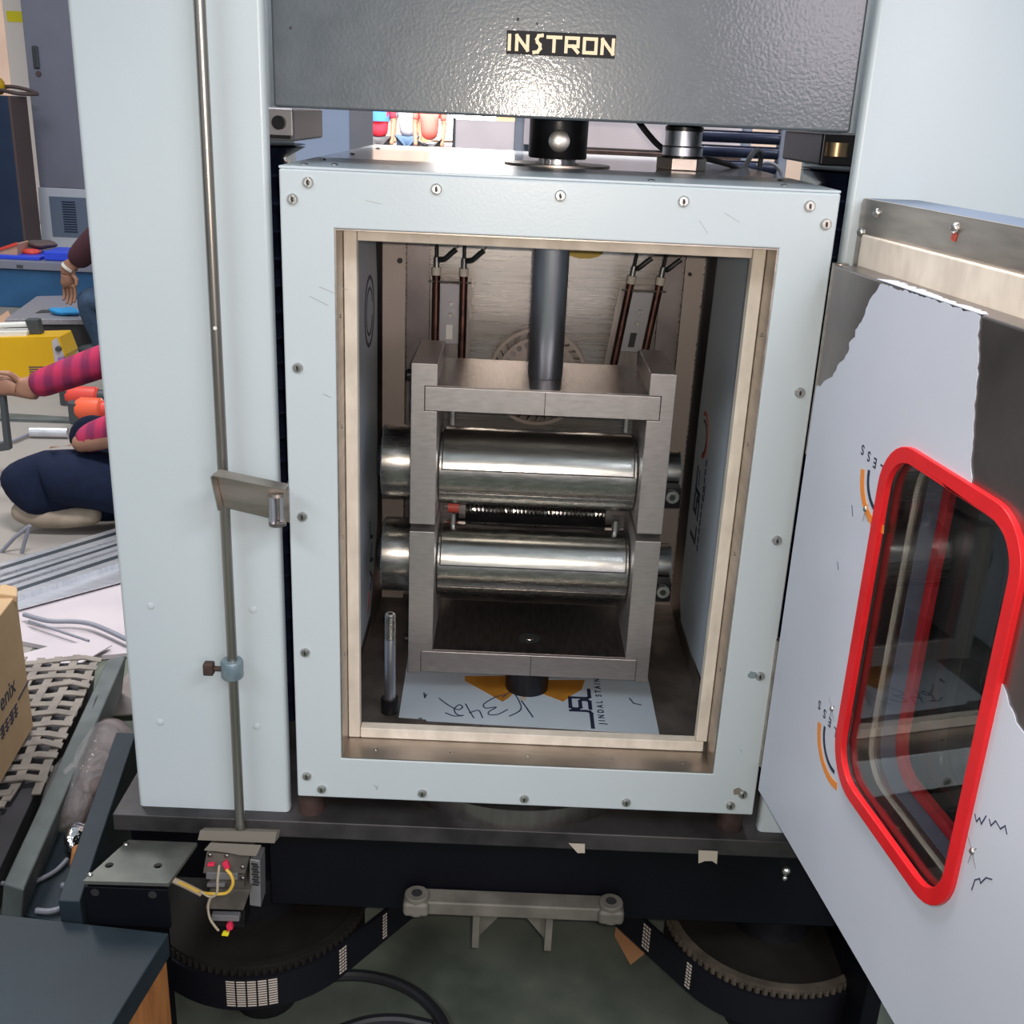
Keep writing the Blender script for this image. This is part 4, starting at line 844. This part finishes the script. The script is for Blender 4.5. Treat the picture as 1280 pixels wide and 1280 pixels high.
for g in range(4):
    x0 = .075+g*.026
    strokes([[(x0,.097),(x0+.018,.097)],[(x0,.087),(x0+.018,.087)],[(x0+.002,.078),(x0+.017,.078)],[(x0+.009,.099),(x0+.009,.074)],[(x0+.001,.099),(x0+.001,.076)]][:4+g%2], .003, CPf, -.001, .0).build('carton_print', 'ink', CT)
# bag of parts, foil and bottle in the trough
BG = thing('parts_bag', [(-0.5856,0.7018,-0.5)][0], 'crumpled clear plastic bag of brown parts between the channel and guard panel', 'bag')
for c, r in (([(-0.576,0.7908,-0.44)][0], .050), ([(-0.5655,0.6718,-0.44)][0], .048), ([(-0.5422,0.5519,-0.44)][0], .045), ([(-0.5237,0.5902,-0.42)][0], .035)):
    MB().sphere(c, r, 14, 10, (1.05,1.25,.8)).build('brown_part', 'bag_in', BG)
def lump(c, r, sc, seed, amp=.25, n=22, m=16):
    rr_ = random.Random(seed); mb = MB().sphere((0,0,0), r, n, m, sc)
    ph = [(rr_.uniform(20,60), rr_.uniform(0,6), rr_.uniform(20,60)) for _ in range(5)]
    mb.v = [(c[0]+v[0]*(1+s), c[1]+v[1]*(1+s), c[2]+v[2]*(1+s)) for v in mb.v for s in [amp*sum(math.sin(a*v[0]+b+c_*v[1]*.7+a*v[2]) for a, b, c_ in ph)/5]]
    return mb
lump([(-0.5545,0.6492,-0.43)][0], .085, (.8,1.9,.75), 3).build('bag_film', 'plastic', BG)
tag(lump([(-0.5038,0.4432,-0.43)][0], .030, (.7,1.3,.9), 8, .6).build('foil_wad', 'foil', None, 0, 20), 'crumpled bright foil wad beside the guard panel', 'foil')
tag(MB().rings([([(-0.4607,0.3461,-0.43)][0], .012), ([(-0.4699,0.3714,-0.425)][0], .016), ([(-0.4806,0.4041,-0.42)][0], .014)], 16).build('small_bottle', 'wood'), 'small orange-brown bottle lying against the guard panel', 'bottle')
# sheets and profiles on the floor
def plate(name, m, quad, z, h, label, cat, group=None, bev=.0):
    q = [p[:2] for p in quad]
    return tag(MB().prism(q, XY, z-h, z).build(name, m, None, bev, smooth=0), label, cat, group)
plate('film_sheet', 'pinksheet', [(-1.1063,1.5527,-0.485),(-0.864,1.8203,-0.485),(-0.671,1.2705,-0.485),(-0.7664,1.24,-0.485),(-0.9987,1.3072,-0.485)], -.485, .012, 'pale pinkish film-covered sheet lying on the floor behind the carton', 'sheet')
plate('film_sheet', 'pinksheet', [(-0.9634,1.1853,-0.47),(-0.8915,1.2521,-0.47),(-0.8212,1.2809,-0.47),(-0.7371,1.2753,-0.47),(-0.7846,1.1597,-0.47),(-0.8526,1.0206,-0.47)], -.47, .003, 'pale pinkish pointed sheet corner lying over the larger sheet by the mat', 'sheet')
plate('bright_sheet', 'stainless', [(-0.6455,0.9535,-0.48),(-0.5729,0.9665,-0.48),(-0.6477,1.178,-0.48),(-0.6619,1.1161,-0.48)], -.48, .004, 'bright bare metal sheet beside the left column behind the bag', 'sheet')
plate('thin_sheet', 'alu', [(-1.1029,1.5475,-0.475),(-0.8678,1.8338,-0.475),(-0.82,1.7057,-0.475),(-1.0657,1.4627,-0.475)], -.475, .003, 'thin shiny aluminium sheet in front of the aluminium profiles', 'sheet')
for i, (q, h, lb) in enumerate((([(-1.2298,1.7333,-0.46),(-0.9634,2.0981,-0.46),(-0.9307,2.0017,-0.46),(-1.1941,1.6544,-0.46)], .03, 'backmost long aluminium profile on the floor by the seated worker'), ([(-1.1843,1.6325,-0.46),(-0.9262,1.9883,-0.46),(-0.9041,1.9229,-0.46),(-1.1577,1.5738,-0.46)], .03, 'middle long aluminium profile on the floor behind the carton'), ([(-1.1483,1.553,-0.46),(-0.8976,1.9037,-0.46),(-0.8662,1.8108,-0.46),(-1.114,1.4772,-0.46)], .03, 'nearest long aluminium profile on the floor behind the carton'))):
    p = plate('aluminium_profile', 'alu', q, -.46, h, lb, 'profile', 'aluminium profiles on the floor', .001)
    qa = [Vector(v) for v in q]; a = qa[0].lerp(qa[3], .35); b = qa[1].lerp(qa[2], .35); c = qa[1].lerp(qa[2], .62); d = qa[0].lerp(qa[3], .62)
    MB().prism([(v.x, v.y) for v in (a, b, c, d)], XY, -.4605, -.4592).build('slot', 'alud', p)
tag(MB().tube(smoothpath([(-1.0198,1.4101,-0.462),(-0.9427,1.3787,-0.462),(-0.8694,1.381,-0.462),(-0.8097,1.3629,-0.462),(-0.7005,1.29,-0.462)]), .0065, 8).build('grey_cable', 'grey_cable'), 'thick grey cable lying across the pinkish sheet', 'cable')
tag(MB().cyl([(-0.9943,1.3798,-0.465)][0], [(-0.7987,1.2822,-0.465)][0], .0035, n=8).build('thin_rod', 'grey_cable'), 'thin dark rod lying on the pinkish sheet', 'rod')
W2 = thing('bent_wire', [(-1.2157,1.8544,-0.5)][0], 'bent pale-tipped grey wire standing above the carton corner', 'wire')
MB().tube([[(-1.3272,1.9,-0.519)][0], [(-1.259,1.9,-0.446)][0], [(-1.2073,1.9,-0.4037)][0]], .006, 8).build('long_leg', 'grey_cable', W2)
MB().tube([[(-1.2073,1.9,-0.4037)][0], [(-1.2316,1.9,-0.4661)][0], [(-1.2615,1.9,-0.554)][0]], .006, 8).build('short_leg', 'grey_cable', W2)

# ------------------------------------------------------------------ workers
def hand(par, wrist, direction, palm_n, L, m='skin', curl=.5, side=1):
    # palm and five fingers; direction along the fingers, palm_n the palm's normal
    w = Vector(wrist); d = Vector(direction).normalized(); n = Vector(palm_n).normalized(); a = d.cross(n).normalized()*side
    ch = [[(tuple(w-d*L*.25), L*.13), (tuple(w), L*.13), (tuple(w+d*L*.28), L*.18), (tuple(w+d*L*.46), L*.16)]]
    for k, (off, ln) in enumerate(((-.17,.36), (-.06,.46), (.06,.48), (.17,.42))):
        b = w+d*L*.44+a*L*off
        f1 = b+(d*1.0+n*curl*.3).normalized()*L*ln*.45; f2 = f1+(d+n*curl*.9).normalized()*L*ln*.32; f3 = f2+(d+n*curl*1.6).normalized()*L*ln*.25
        ch.append([(tuple(w+d*L*.28), L*.18), (tuple(b), L*.052), (tuple(f1), L*.048), (tuple(f2), L*.043), (tuple(f3), L*.036)])
    t0 = w+d*L*.10+a*L*.16; t1 = t0+(d*.7+a*.8+n*.3).normalized()*L*.22; t2 = t1+(d+n*.4).normalized()*L*.18
    ch.append([(tuple(w), L*.13), (tuple(t0), L*.07), (tuple(t1), L*.055), (tuple(t2), L*.042)])
    return ch
def head_chain(neck, top, r=.095): return None
def head(par, c, face, r=.10, hairm='hair'):
    f = Vector(face).normalized(); c = Vector(c); s = Vector((0,0,1)).cross(f).normalized()
    h = MB().sphere(tuple(c), r, 20, 14, (.86,.98,1.18)).build('head', 'skin', par)
    MB().sphere(tuple(c-f*r*.12+Vector((0,0,r*.22))), r*1.06, 20, 12, (.9,1.0,1.05)).build('hair', hairm, h)
    MB().cyl(tuple(c+f*r*.92+Vector((0,0,r*.1))), tuple(c+f*r*1.16-Vector((0,0,r*.2))), r*.08, r*.17, n=10).build('nose', 'skin', h)
    for q in (-1, 1):
        MB().sphere(tuple(c+f*r*.86+s*q*r*.34+Vector((0,0,r*.06))), r*.11, 8, 6).build('eye', 'offwhite', h)
        MB().sphere(tuple(c+s*q*r*.9-Vector((0,0,r*.05))), r*.2, 8, 6, (.6,.6,1.3)).build('ear', 'skin_d', h)
    MB().box(-.25*r, .25*r, -.02, .02, -.04*r, .04*r)
    return h
# nearer worker: sits on the floor facing left in a red plaid shirt
P1 = thing('person', (-1.0,2.2,-.5), 'person in red plaid shirt and navy trousers sitting on the floor by the yellow welder', 'person')
hip = (-.80,2.20,-.36)
wr = Vector([(-1.4159,2.42,-0.1116)][0]); el = Vector([(-1.1086,2.42,0.011)][0])
body = [[(hip,.13), ((-.80,2.22,-.14),.125), ((-.82,2.23,.06),.135), ((-.82,2.23,.13),.075), ((-.835,2.23,.20),.055), ((-.85,2.23,.24),.06)],
    [((-.82,2.23,.06),.135), ((-.84,2.40,.07),.062), (tuple(el),.047), (tuple(wr),.031)],
    [((-.82,2.23,.06),.135), ((-.84,2.06,.05),.062), ((-.90,2.02,-.12),.047), (tuple(Vector([(-1.1214,2.08,-0.194)][0])),.030)]]
skinned('body', body+hand(P1, tuple(wr), (-1,-.1,.25), (0,-1,-.3), .19, curl=1.2)[0:6]+hand(P1, [(-1.1217,2.08,-0.1967)][0], (-1,0,-.12), (0,0,-1), .17, side=-1), 'skin', P1, 2)
shirt = skinned('shirt', [[((-.80,2.20,-.30),.15), ((-.80,2.22,-.14),.148), ((-.82,2.23,.06),.178), ((-.825,2.23,.15),.105)],
    [((-.82,2.23,.06),.178), ((-.84,2.40,.07),.088), (tuple(el),.062), (tuple(el.lerp(wr,.5)),.056), (tuple(el.lerp(wr,.93)),.050)],
    [((-.82,2.23,.06),.178), ((-.84,2.06,.05),.088), ((-.90,2.03,-.10),.062), (tuple(Vector([(-1.0526,2.08,-0.1618)][0])),.052), (tuple(Vector([(-1.1084,2.08,-0.1908)][0])),.040)]], 'plaid', P1, 2)
kn = Vector([(-1.3459,2.1,-0.3263)][0])
skinned('trousers', [[(hip,.145), ((-.86,2.12,-.355),.118), (tuple(Vector([(-1.0937,2.1,-0.3064)][0])),.105), (tuple(kn),.092), (tuple(kn+Vector((-.04,0,-.015))),.06)],
    [(tuple(kn),.092), (tuple(Vector([(-1.2135,2.12,-0.3903)][0])),.075), (tuple(Vector([(-1.0665,2.14,-0.4186)][0])),.06), ((-.98,2.2,-.43),.055)],
    [(hip,.145), ((-.90,2.32,-.32),.11), (tuple(Vector([(-1.2597,2.45,-0.2529)][0])),.072), ((-1.02,2.5,-.44),.055)]], 'jeans_n', P1, 2)
skinned('foot', [[(tuple(Vector([(-1.0504,2.08,-0.4238)][0])),.036), (tuple(Vector([(-1.1768,2.08,-0.4435)][0])),.040), (tuple(Vector([(-1.2904,2.08,-0.4377)][0])),.045), (tuple(Vector([(-1.3446,2.08,-0.4125)][0])),.035)]], 'sole', P1, 2)
head(P1, (-.87,2.23,.345), (-1,0,-.25))
FR = thing('dark_metal_frame', [(-1.712,2.8029,-0.5)][0], 'dark metal frame held upright by the plaid-shirted worker at the picture edge', 'frame')  # a dark metal frame in the worker's hand, not a stand
qf = [(-1.4764,-0.0731),(-1.4786,-0.324),(-1.6591,-0.3615),(-1.6215,-0.0797)]
MB().prism(qf, XZ(), 2.395, 2.42, holes=[[(-1.4928,-0.0962),(-1.4979,-0.2987),(-1.638,-0.3284),(-1.6081,-0.1014)][::-1]]).build('frame_ring', 'dgrey', FR, .002)
# farther worker: maroon sleeve reaching down to the blue cloth
P2 = thing('person', (-1.7,4.7,-.5), 'squatting person with maroon sleeve and white bracelet reaching down to a blue rag', 'person')
wr2 = Vector([(-2.1233,4.6,-0.0333)][0]); el2 = Vector([(-1.9153,4.6,0.1658)][0])
sh2 = el2+Vector((.22,.05,.22))
b2 = [[((-1.55,4.75,-.22),.14), ((-1.58,4.75,.0),.13), ((-1.62,4.72,.26),.14), ((-1.64,4.70,.34),.075), ((-1.67,4.70,.42),.06)],
    [((-1.62,4.72,.26),.14), (tuple(sh2.lerp(Vector((-1.62,4.72,.26)),.5)),.07), (tuple(el2),.05), (tuple(wr2),.033)], [((-1.62,4.72,.26),.14), ((-1.56,4.88,.27),.07), ((-1.62,4.95,.05),.05), ((-1.80,4.9,-.02),.034)]]
skinned('body', b2+hand(P2, tuple(wr2), (.08,0,-1), (-.3,-1,0), .20, side=-1), 'skin', P2, 2)
skinned('shirt', [[((-1.55,4.75,-.18),.155), ((-1.58,4.75,.0),.15), ((-1.62,4.72,.26),.155), ((-1.64,4.70,.33),.09)], [((-1.62,4.72,.26),.155), (tuple(sh2.lerp(Vector((-1.62,4.72,.26)),.5)),.09), (tuple(el2),.085), (tuple(el2.lerp(wr2,.85)),.065)], [((-1.62,4.72,.26),.155), ((-1.56,4.88,.27),.09), ((-1.62,4.95,.05),.07), ((-1.76,4.9,-.01),.055)]], 'maroon', P2, 2)
kn2 = Vector([(-2.0555,4.62,-0.1767)][0])
skinned('trousers', [[((-1.55,4.75,-.24),.155), (tuple(kn2.lerp(Vector((-1.55,4.75,-.24)),.4)),.10), (tuple(kn2),.075), ((kn2.x+.06,kn2.y+.06,-.40),.06), ((kn2.x+.06,kn2.y+.05,-.47),.05)], [((-1.55,4.75,-.24),.155), ((-1.85,4.95,-.12),.095), ((-1.98,4.98,-.12),.075), ((-1.90,5.02,-.40),.06), ((-1.90,5.02,-.47),.05)]], 'jeans', P2, 2)
for x, y in ((kn2.x+.02, kn2.y+.04), (-1.95, 5.0)): MB().sphere((x,y,-.47), .05, 12, 8, (1.9,.9,.7)).build('shoe', 'dgrey', P2)
head(P2, (-1.70,4.68,.55), (-1,-.3,-.4))
MB().rings([(tuple(wr2+Vector((.012,-.004,.012))), .040), (tuple(wr2+Vector((.02,-.004,.022))), .040)], 18).build('bracelet', 'offwhite', P2, label='thin white bracelet')

# ------------------------------------------------------------------ welder, tools and plates on the floor behind
WD = thing('welding_machine', [(-2.1036,3.824,-0.5)][0], 'yellow portable welding inverter with a carry handle on the floor', 'welder')
WY = 3.95
prof = [(-2.5166,-0.55),(-1.996,-0.5104),(-1.9433,-0.4521),(-1.9006,-0.3358),(-1.9263,-0.2475),(-2.4803,-0.2878)]
prof = [(x, max(z, -.5) if z > -.47 else -.5) for x, z in prof]
MB().prism(prof, XZ(), WY, WY+.16).build('case', 'yellow', WD, .008)
ep = [(-1.9596,-0.2722),(-1.9348,-0.2556),(-1.9083,-0.3362),(-1.9392,-0.4123),(-1.9558,-0.3854)]
MB().prism(ep, XZ(), WY-.004, WY+.0).build('end_panel', 'panel_grey', WD)
MB().rings([((*[(-1.9284,3.94,-0.3076)][0][:1], WY-.004, [(-1.9284,3.94,-0.3076)][0][2]), .014), ((*[(-1.9284,3.94,-0.3076)][0][:1], WY-.022, [(-1.9284,3.94,-0.3076)][0][2]), .012)], 14).build('knob', 'dgrey', WD)
MB().prism([(-1.9371,-0.3531),(-1.9052,-0.3439),(-1.9158,-0.4113),(-1.9396,-0.4163)], XZ(), WY-.012, WY+.001).build('socket_cap', 'lilac', WD)
for k in range(6):
    q = [(-2.0856,-0.4031),(-1.9999,-0.3993),(-2.0006,-0.4056),(-2.0863,-0.4095)]
    MB().prism([(x, z-.0115*k) for x, z in q], XZ(), WY-.0015, WY+.0).build('louvre', 'brown', WD)
q = [(-2.4353,3.95,-0.2393),(-2.1027,3.95,-0.2129),(-2.1036,3.95,-0.2206),(-2.0339,3.95,-0.2137)]
MB().cyl((q[0][0], WY+.08, q[0][2]), (q[1][0], WY+.08, q[1][2]), .013, n=12).build('handle_bar', 'offwhite', WD)
MB().prism([(-2.1073,-0.1862),(-2.0459,-0.1835),(-2.0347,-0.2562),(-2.0887,-0.2586)], XZ(), WY+.055, WY+.105).build('handle_grip', 'dgrey', WD, .005)
MB().prism([(-2.4385,-0.2627),(-2.0904,-0.2393),(-2.0934,-0.2666),(-2.4417,-0.286)], XZ(), WY+.03, WY+.13).build('handle_base', 'offwhite', WD)
def tool(label, a, b, r, m1, m2):
    T = thing('angle_grinder', tuple(a), label, 'power tool', 'hand power tools on the floor')
    A, Bv = Vector(a), Vector(b)
    MB().rings([(tuple(A), r*.8), (tuple(A.lerp(Bv,.1)), r), (tuple(A.lerp(Bv,.55)), r*.95), (tuple(A.lerp(Bv,.6)), r*.75)], 18).build('motor_body', m1, T)
    MB().rings([(tuple(A.lerp(Bv,.6)), r*.7), (tuple(Bv), r*.65)], 16).build('grip', m2, T)
    MB().cyl(tuple(A-Vector((0,0,r*1.2))), tuple(A+Vector((0,0,r*.6))), r*.75, n=14).build('gear_head', 'dgrey', T)
tool('red-nosed black power tool lying beyond the plaid sleeve', [(-1.7827,3.6406,-0.455)][0], [(-1.5444,3.6534,-0.455)][0], .045, 'redp', 'dgrey')
tool('bright orange power tool lying beside the navy knee', [(-1.5592,3.2,-0.3927)][0], [(-1.3808,3.2,-0.3881)][0], .05, 'orangep', 'redp')
plate('flat_bar', 'channel', [(-2.0987,3.4146,-0.485),(-1.667,3.393,-0.485),(-1.6494,3.33,-0.485),(-2.0519,3.3156,-0.485)], -.485, .015, 'dark flat steel bar on the floor in front of the welder', 'steel bar')
SG = thing('torch_handle', [(-1.6868,3.1401,-0.5)][0], 'silver torch handle with cable lying beside the navy knee', 'torch')
MB().cyl([(-1.7269,3.1072,-0.475)][0], [(-1.5758,3.1192,-0.475)][0], .022, n=14).build('barrel', 'alu', SG)
MB().tube(smoothpath([(-1.7308,3.1293,-0.485),(-1.7441,3.0679,-0.485),(-1.7602,3.0075,-0.485),(-1.8009,2.9899,-0.485)]), .007, 8).build('lead', 'grey_cable', SG)
SP = thing('surface_plate', [(-2.4389,5.1267,-0.5)][0], 'grey flat surface plate on a dark stand below the reaching hand', 'surface plate')
sq = [(-2.5097,4.6593,-0.32),(-2.6523,5.4118,-0.32),(-2.4614,5.4964,-0.32),(-2.0722,4.7681,-0.32)]
MB().prism([p[:2] for p in sq], XY, -.35, -.32).build('plate', 'granite', SP, .003)
sb = [Vector(p) for p in sq]; cm = sum(sb, Vector())/4
MB().hexa([tuple(p.lerp(cm,.08)[:2])+(-.5,) for p in sb], [tuple(p.lerp(cm,.06)[:2])+(-.35,) for p in sb]).build('stand', 'stone', SP)
cl_ = lump([(-2.2573,4.8609,-0.3)][0], .06, (1.5,.9,.35), 5, .35); tag(cl_.build('blue_rag', 'bluecloth', None, 0, 25), 'bright blue rag under the hand on the grey surface plate', 'rag')
MB().hexa([(-2.4359,4.8757,-0.3195),(-2.443,4.9792,-0.3195),(-2.3852,4.9942,-0.3195),(-2.3641,4.9202,-0.3195)], [(-2.4301,4.8628,-0.317),(-2.4372,4.966,-0.317),(-2.3796,4.9811,-0.317),(-2.3586,4.9072,-0.317)]).build('dark_mark', 'stone', SP)
tag(MB().hexa([p[:2]+(-.42,) for p in [(-2.6377,4.776,-0.36),(-2.7027,5.1213,-0.36),(-2.6018,4.9354,-0.36),(-2.5045,4.6176,-0.36)]], [(-2.6377,4.776,-0.36),(-2.7027,5.1213,-0.36),(-2.6018,4.9354,-0.36),(-2.5045,4.6176,-0.36)]).build('wood_offcut', 'tan'), 'pale wooden offcut at the picture edge behind the welder', 'wood')

# ------------------------------------------------------------------ far left: plinth, cabinets, wall
BPL = thing('steel_plinth', (-3.2,6.1,-.5), 'long blue steel plinth with a grey top rail behind the surface plate', 'plinth')
MB().box(-4.2, -2.35, 5.95, 6.5, -.5, -.245).build('plinth_body', 'blue', BPL, .01)
MB().box(-4.2, -2.35, 5.93, 6.5, -.245, -.19).build('top_rail', 'cabgrey', BPL, .006)
MB().box(-2.99, -2.95, 5.925, 5.935, -.232, -.215).build('rail_slot', 'dgrey', BPL)
tag(MB().box(-3.4, -2.86, 5.98, 6.3, -.19, -.165).build('blue_tray', 'bluep', None, .006), 'flat bright blue tray on the plinth top', 'tray')
tag(MB().box(-2.84, -2.58, 6.0, 6.25, -.19, -.13).build('blue_bin', 'bluep', None, .01), 'small bright blue bin at the right of the flat tray', 'bin')
TS = tag(MB().prism([(-3.3387,-0.214),(-3.0227,-0.2001),(-3.0096,-0.0867),(-3.037,-0.0981),(-3.173,-0.145),(-3.3333,-0.1726)], XZ(), 6.02, 6.2).build('tan_sack', 'tan', None, .01), 'tan sack with a red rim on the blue tray', 'sack')
MB().prism([(-3.1724,-0.1398),(-3.0143,-0.0818),(-3.0114,-0.1021),(-3.1743,-0.1553)], XZ(), 6.01, 6.03).build('red_rim', 'redp', TS)
tag(lump((-2.96,6.12,-.155), .05, (1.2,1,.5), 11).build('red_rag', 'redp', None, 0, 25), 'small red rag beside the tan sack', 'rag')
tag(lump((-2.94,6.22,-.115), .06, (1.6,1,.5), 12).build('brown_rag', 'brown', None, 0, 25), 'brown rag heaped behind the red rag', 'rag')
tag(lump((-2.49,6.1,-.155), .035, (1,.8,1.0), 13).build('green_fitting', 'yel2', None, 0, 25), 'small yellow-green fitting near the reaching wrist', 'fitting')
CG = thing('grey_cabinet', (-3.5,9.3,-.5), 'tall grey cabinet with black handle and white louvred base panel, far left', 'cabinet')
MB().box(-4.10, -2.5, 9.0, 9.6, .03, 3.0).build('cabinet_body', 'cabgrey', CG, .01)
MB().hexa([(-4.13,8.99,-.5),(-2.5,8.99,-.5),(-2.5,9.6,-.5),(-4.13,9.6,-.5)], [(-4.11,8.99,.03),(-2.5,8.99,.03),(-2.5,9.6,.03),(-4.11,9.6,.03)]).build('base_panel', 'cabwhite', CG, .006)
vp = MB().box(-4.015, -3.30, 8.982, 8.99, -.40, -.045).build('vent_panel', 'slate', CG)
for x0 in (-3.90, -3.66):
    for k in range(13): MB().box(x0, x0+.12, 8.974, 8.984, -.355+k*.022, -.346+k*.022).build('louvre', 'cabblue', vp)
hh = MB().box(-4.035, -3.98, 8.975, 9.0, 1.03, 1.215).build('handle', 'dgrey', CG, .012)
MB().cyl((-4.0,9.0,.99), (-4.0,8.98,.99), .022, n=12).build('lock', 'brown', CG)
CB2 = thing('navy_cabinet', (-4.3,8.5,-.5), 'navy blue cabinet with a brown edge in front of the pale pillar, far left', 'cabinet')
MB().box(-4.9, -3.985, 8.3, 8.62, -.5, .80).build('cabinet_body', 'cabblue', CB2, .006); MB().box(-3.985, -3.965, 8.3, 8.62, -.5, .80).build('side_panel', 'brown', CB2, .002)
tag(lump((-4.17,8.5,.875), .09, (.9,.8,.9), 21, .3).build('yellow_connector', 'yellow', None, 0, 25), 'yellow connector lying on the navy cabinet', 'connector')
for k, lb in enumerate(('upper dark cable strand lying across the navy cabinet top', 'lower dark cable strand lying across the navy cabinet top')):
    tag(MB().tube(smoothpath([(-4.3,8.6,.82+k*.0), (-4.1,8.55-.1*k,.87-.03*k), (-3.95,8.55-.1*k,.86-.04*k), (-3.86,8.6,.825)]), .018, 6).build('cable_strand', 'brown'), lb, 'cable')
PI_ = thing('pale_pillar', (-4.95,11,-.5), 'pale cream pillar with a yellow label behind the grey cabinet', 'pillar')
MB().box(-5.10, -4.80, 10.9, 11.2, -.5, 4).build('pillar_shaft', 'cream', PI_, .01); MB().box(-5.06, -4.86, 10.89, 10.9, 1.50, 1.60).build('label_plate', 'yel2', PI_)

# ------------------------------------------------------------------ behind the chamber
tag(MB().box(-1.1, -.315, 2.6, 3.2, -.5, 2.0).build('slate_cabinet', 'slate', None, .006), 'plain slate-blue cabinet standing behind the chamber at its left', 'cabinet')
CX = thing('control_box', (.7,1.25,-.5), 'dark-framed grey control box on a stand close behind the chamber roof', 'control box')
x0, x1 = [(0.2405,1.2,0.8242),(0.7381,1.2,0.8298)][0][0], [(0.2405,1.2,0.8242),(0.7381,1.2,0.8298)][1][0]
zb, zt = [(0.5068,1.2,0.788)][0][2], 1.25
MB().box(x0, x1, 1.2, 1.3, -.5, zt).build('box_body', 'postgrey', CX, .003)
xa, xb = [(0.2606,1.2,0.8251),(0.7147,1.2,0.8288)][0][0], [(0.2606,1.2,0.8251),(0.7147,1.2,0.8288)][1][0]
MB().box(xa, xb, 1.19, 1.2, zb+.004, zt-.02).build('front_panel', 'panel_grey', CX, .002)
MB().box(xa+.06, xb, 1.17, 1.2, zb-.05, zb+.001).build('bottom_rail', 'rust', CX, .002)
xq0, xq1 = [(0.0633,2.0,0.8062),(0.255,2.0,0.8145)][0][0], [(0.0633,2.0,0.8062),(0.255,2.0,0.8145)][1][0]
PLT = thing('steel_plate', ((xq0+xq1)/2,2.0,-.5), 'bare greyish steel plate standing upright behind the chamber with a dark edge', 'steel plate')
MB().box(xq0+.008, xq1, 1.99, 2.005, -.5, [(0.1384,2.0,0.8305)][0][2]).build('sheet', 'panel_grey', PLT); MB().box(xq0, xq0+.008, 1.985, 2.01, -.5, [(0.1383,2.0,0.8326)][0][2]).build('edge_rail', 'dgrey', PLT)
def stander(x, y, label, top, legs, face, topm2=None):
    T = thing('person', (x,y,-.5), label, 'person')
    z = -.5
    L = .11
    skinned('body', [[((x,y,z+.92),.13), ((x,y,z+1.15),.125), ((x,y,z+1.38),.145), ((x,y,z+1.46),.07), ((x,y,z+1.55),.055)],
        [((x,y,z+1.38),.145), ((x-.19,y,z+1.38),.065), ((x-.24,y-.02,z+1.1),.05), ((x-.22,y-.1,z+.86),.035), ((x-.21,y-.12,z+.76),.04)], [((x,y,z+1.38),.145), ((x+.19,y,z+1.38),.065), ((x+.24,y-.02,z+1.1),.05), ((x+.22,y-.1,z+.86),.035), ((x+.21,y-.12,z+.76),.04)]], 'skin', T, 2)
    skinned('shirt', [[((x,y,z+.84),.165), ((x,y,z+1.12),.155), ((x,y,z+1.38),.16), ((x,y,z+1.44),.09)], [((x,y,z+1.38),.16), ((x-.19,y,z+1.38),.08), ((x-.235,y-.02,z+1.14),.066)], [((x,y,z+1.38),.16), ((x+.19,y,z+1.38),.08), ((x+.235,y-.02,z+1.14),.066)]], top, T, 2)
    if topm2: MB().rings([((x,y,z+1.12), .175), ((x,y,z+1.25), .178), ((x,y,z+1.34), .17)], 20).build('shirt_yoke', topm2, T, smooth=80)
    skinned('trousers', [[((x,y,z+.90),.15), ((x-.10,y,z+.80),.10), ((x-.11,y-.02,z+.47),.075), ((x-.11,y,z+.09),.06)], [((x,y,z+.90),.15), ((x+.10,y,z+.80),.10), ((x+.11,y-.02,z+.47),.075), ((x+.11,y,z+.09),.06)]], legs, T, 2)
    for q in (-.11, .11): MB().sphere((x+q,y-.06,z+.045), .05, 10, 8, (.9,2.2,.9)).build('shoe', 'dgrey', T)
    head(T, (x,y-.01,z+1.66), face)
X9 = [p[0] for p in [(-2.0735,17.5,0.5136),(-1.7476,17.5,0.5276),(-1.2525,17.5,0.549)]]
stander(X9[0], 17.5, 'distant person in a red shirt with blue yoke seen over the chamber roof', 'redcl', 'stone', (.3,1,0), 'bluecl')
stander(X9[1]+.03, 18.6, 'distant person in a grey shirt next to the red-shirted one', 'grey_shirt', 'jeans', (-.3,1,0))
stander(X9[2], 17.5, 'distant person in a coral shirt in front of the far cartons', 'coral', 'stone', (0,1,0), None)
xb0, xb1 = [(-1.8321,19.5,0.4981),(-0.2466,19.5,0.5663)][0][0], [(-1.8321,19.5,0.4981),(-0.2466,19.5,0.5663)][1][0]
ST = thing('storage_rack', (xb0+.3, 19.8, -.5), 'low grey storage rack under the far cartons', 'rack')
MB().box(xb0-.2, xb1+.8, 19.5, 20.1, .22, .26).build('rack_shelf', 'cabgrey', ST)
for x in (xb0-.15, xb1+.75):
    for y in (19.55, 20.05): MB().box(x-.03, x+.03, y-.03, y+.03, -.5, .22).build('rack_leg', 'cabgrey', ST)
for x, r, lb in ((xb0+.19, 0, 'brown carton at the bottom of the far stack beside the coral shirt'), (xb0+.19, 1, 'brown carton in the middle of the far stack beside the coral shirt'), (xb0+.19, 2, 'brown carton on top of the far stack beside the coral shirt'), (xb1+.2, 0, 'orange-brown carton low behind the upright steel plate'), (xb1+.2, 1, 'orange-brown carton in the middle behind the upright steel plate'), (xb1+.2, 2, 'orange-brown carton peeping over the upright steel plate')):
    bx_ = tag(MB().box(x-.18, x+.18, 19.55, 20.0, .262+r*.25, .262+r*.25+.246).build('far_carton', 'card_d', None, .006, 0), lb, 'carton', 'cartons on the far rack')
    MB().box(x-.02, x+.05, 19.546, 19.551, .262+r*.25+.09, .262+r*.25+.17).build('carton_mark', 'brown', bx_)
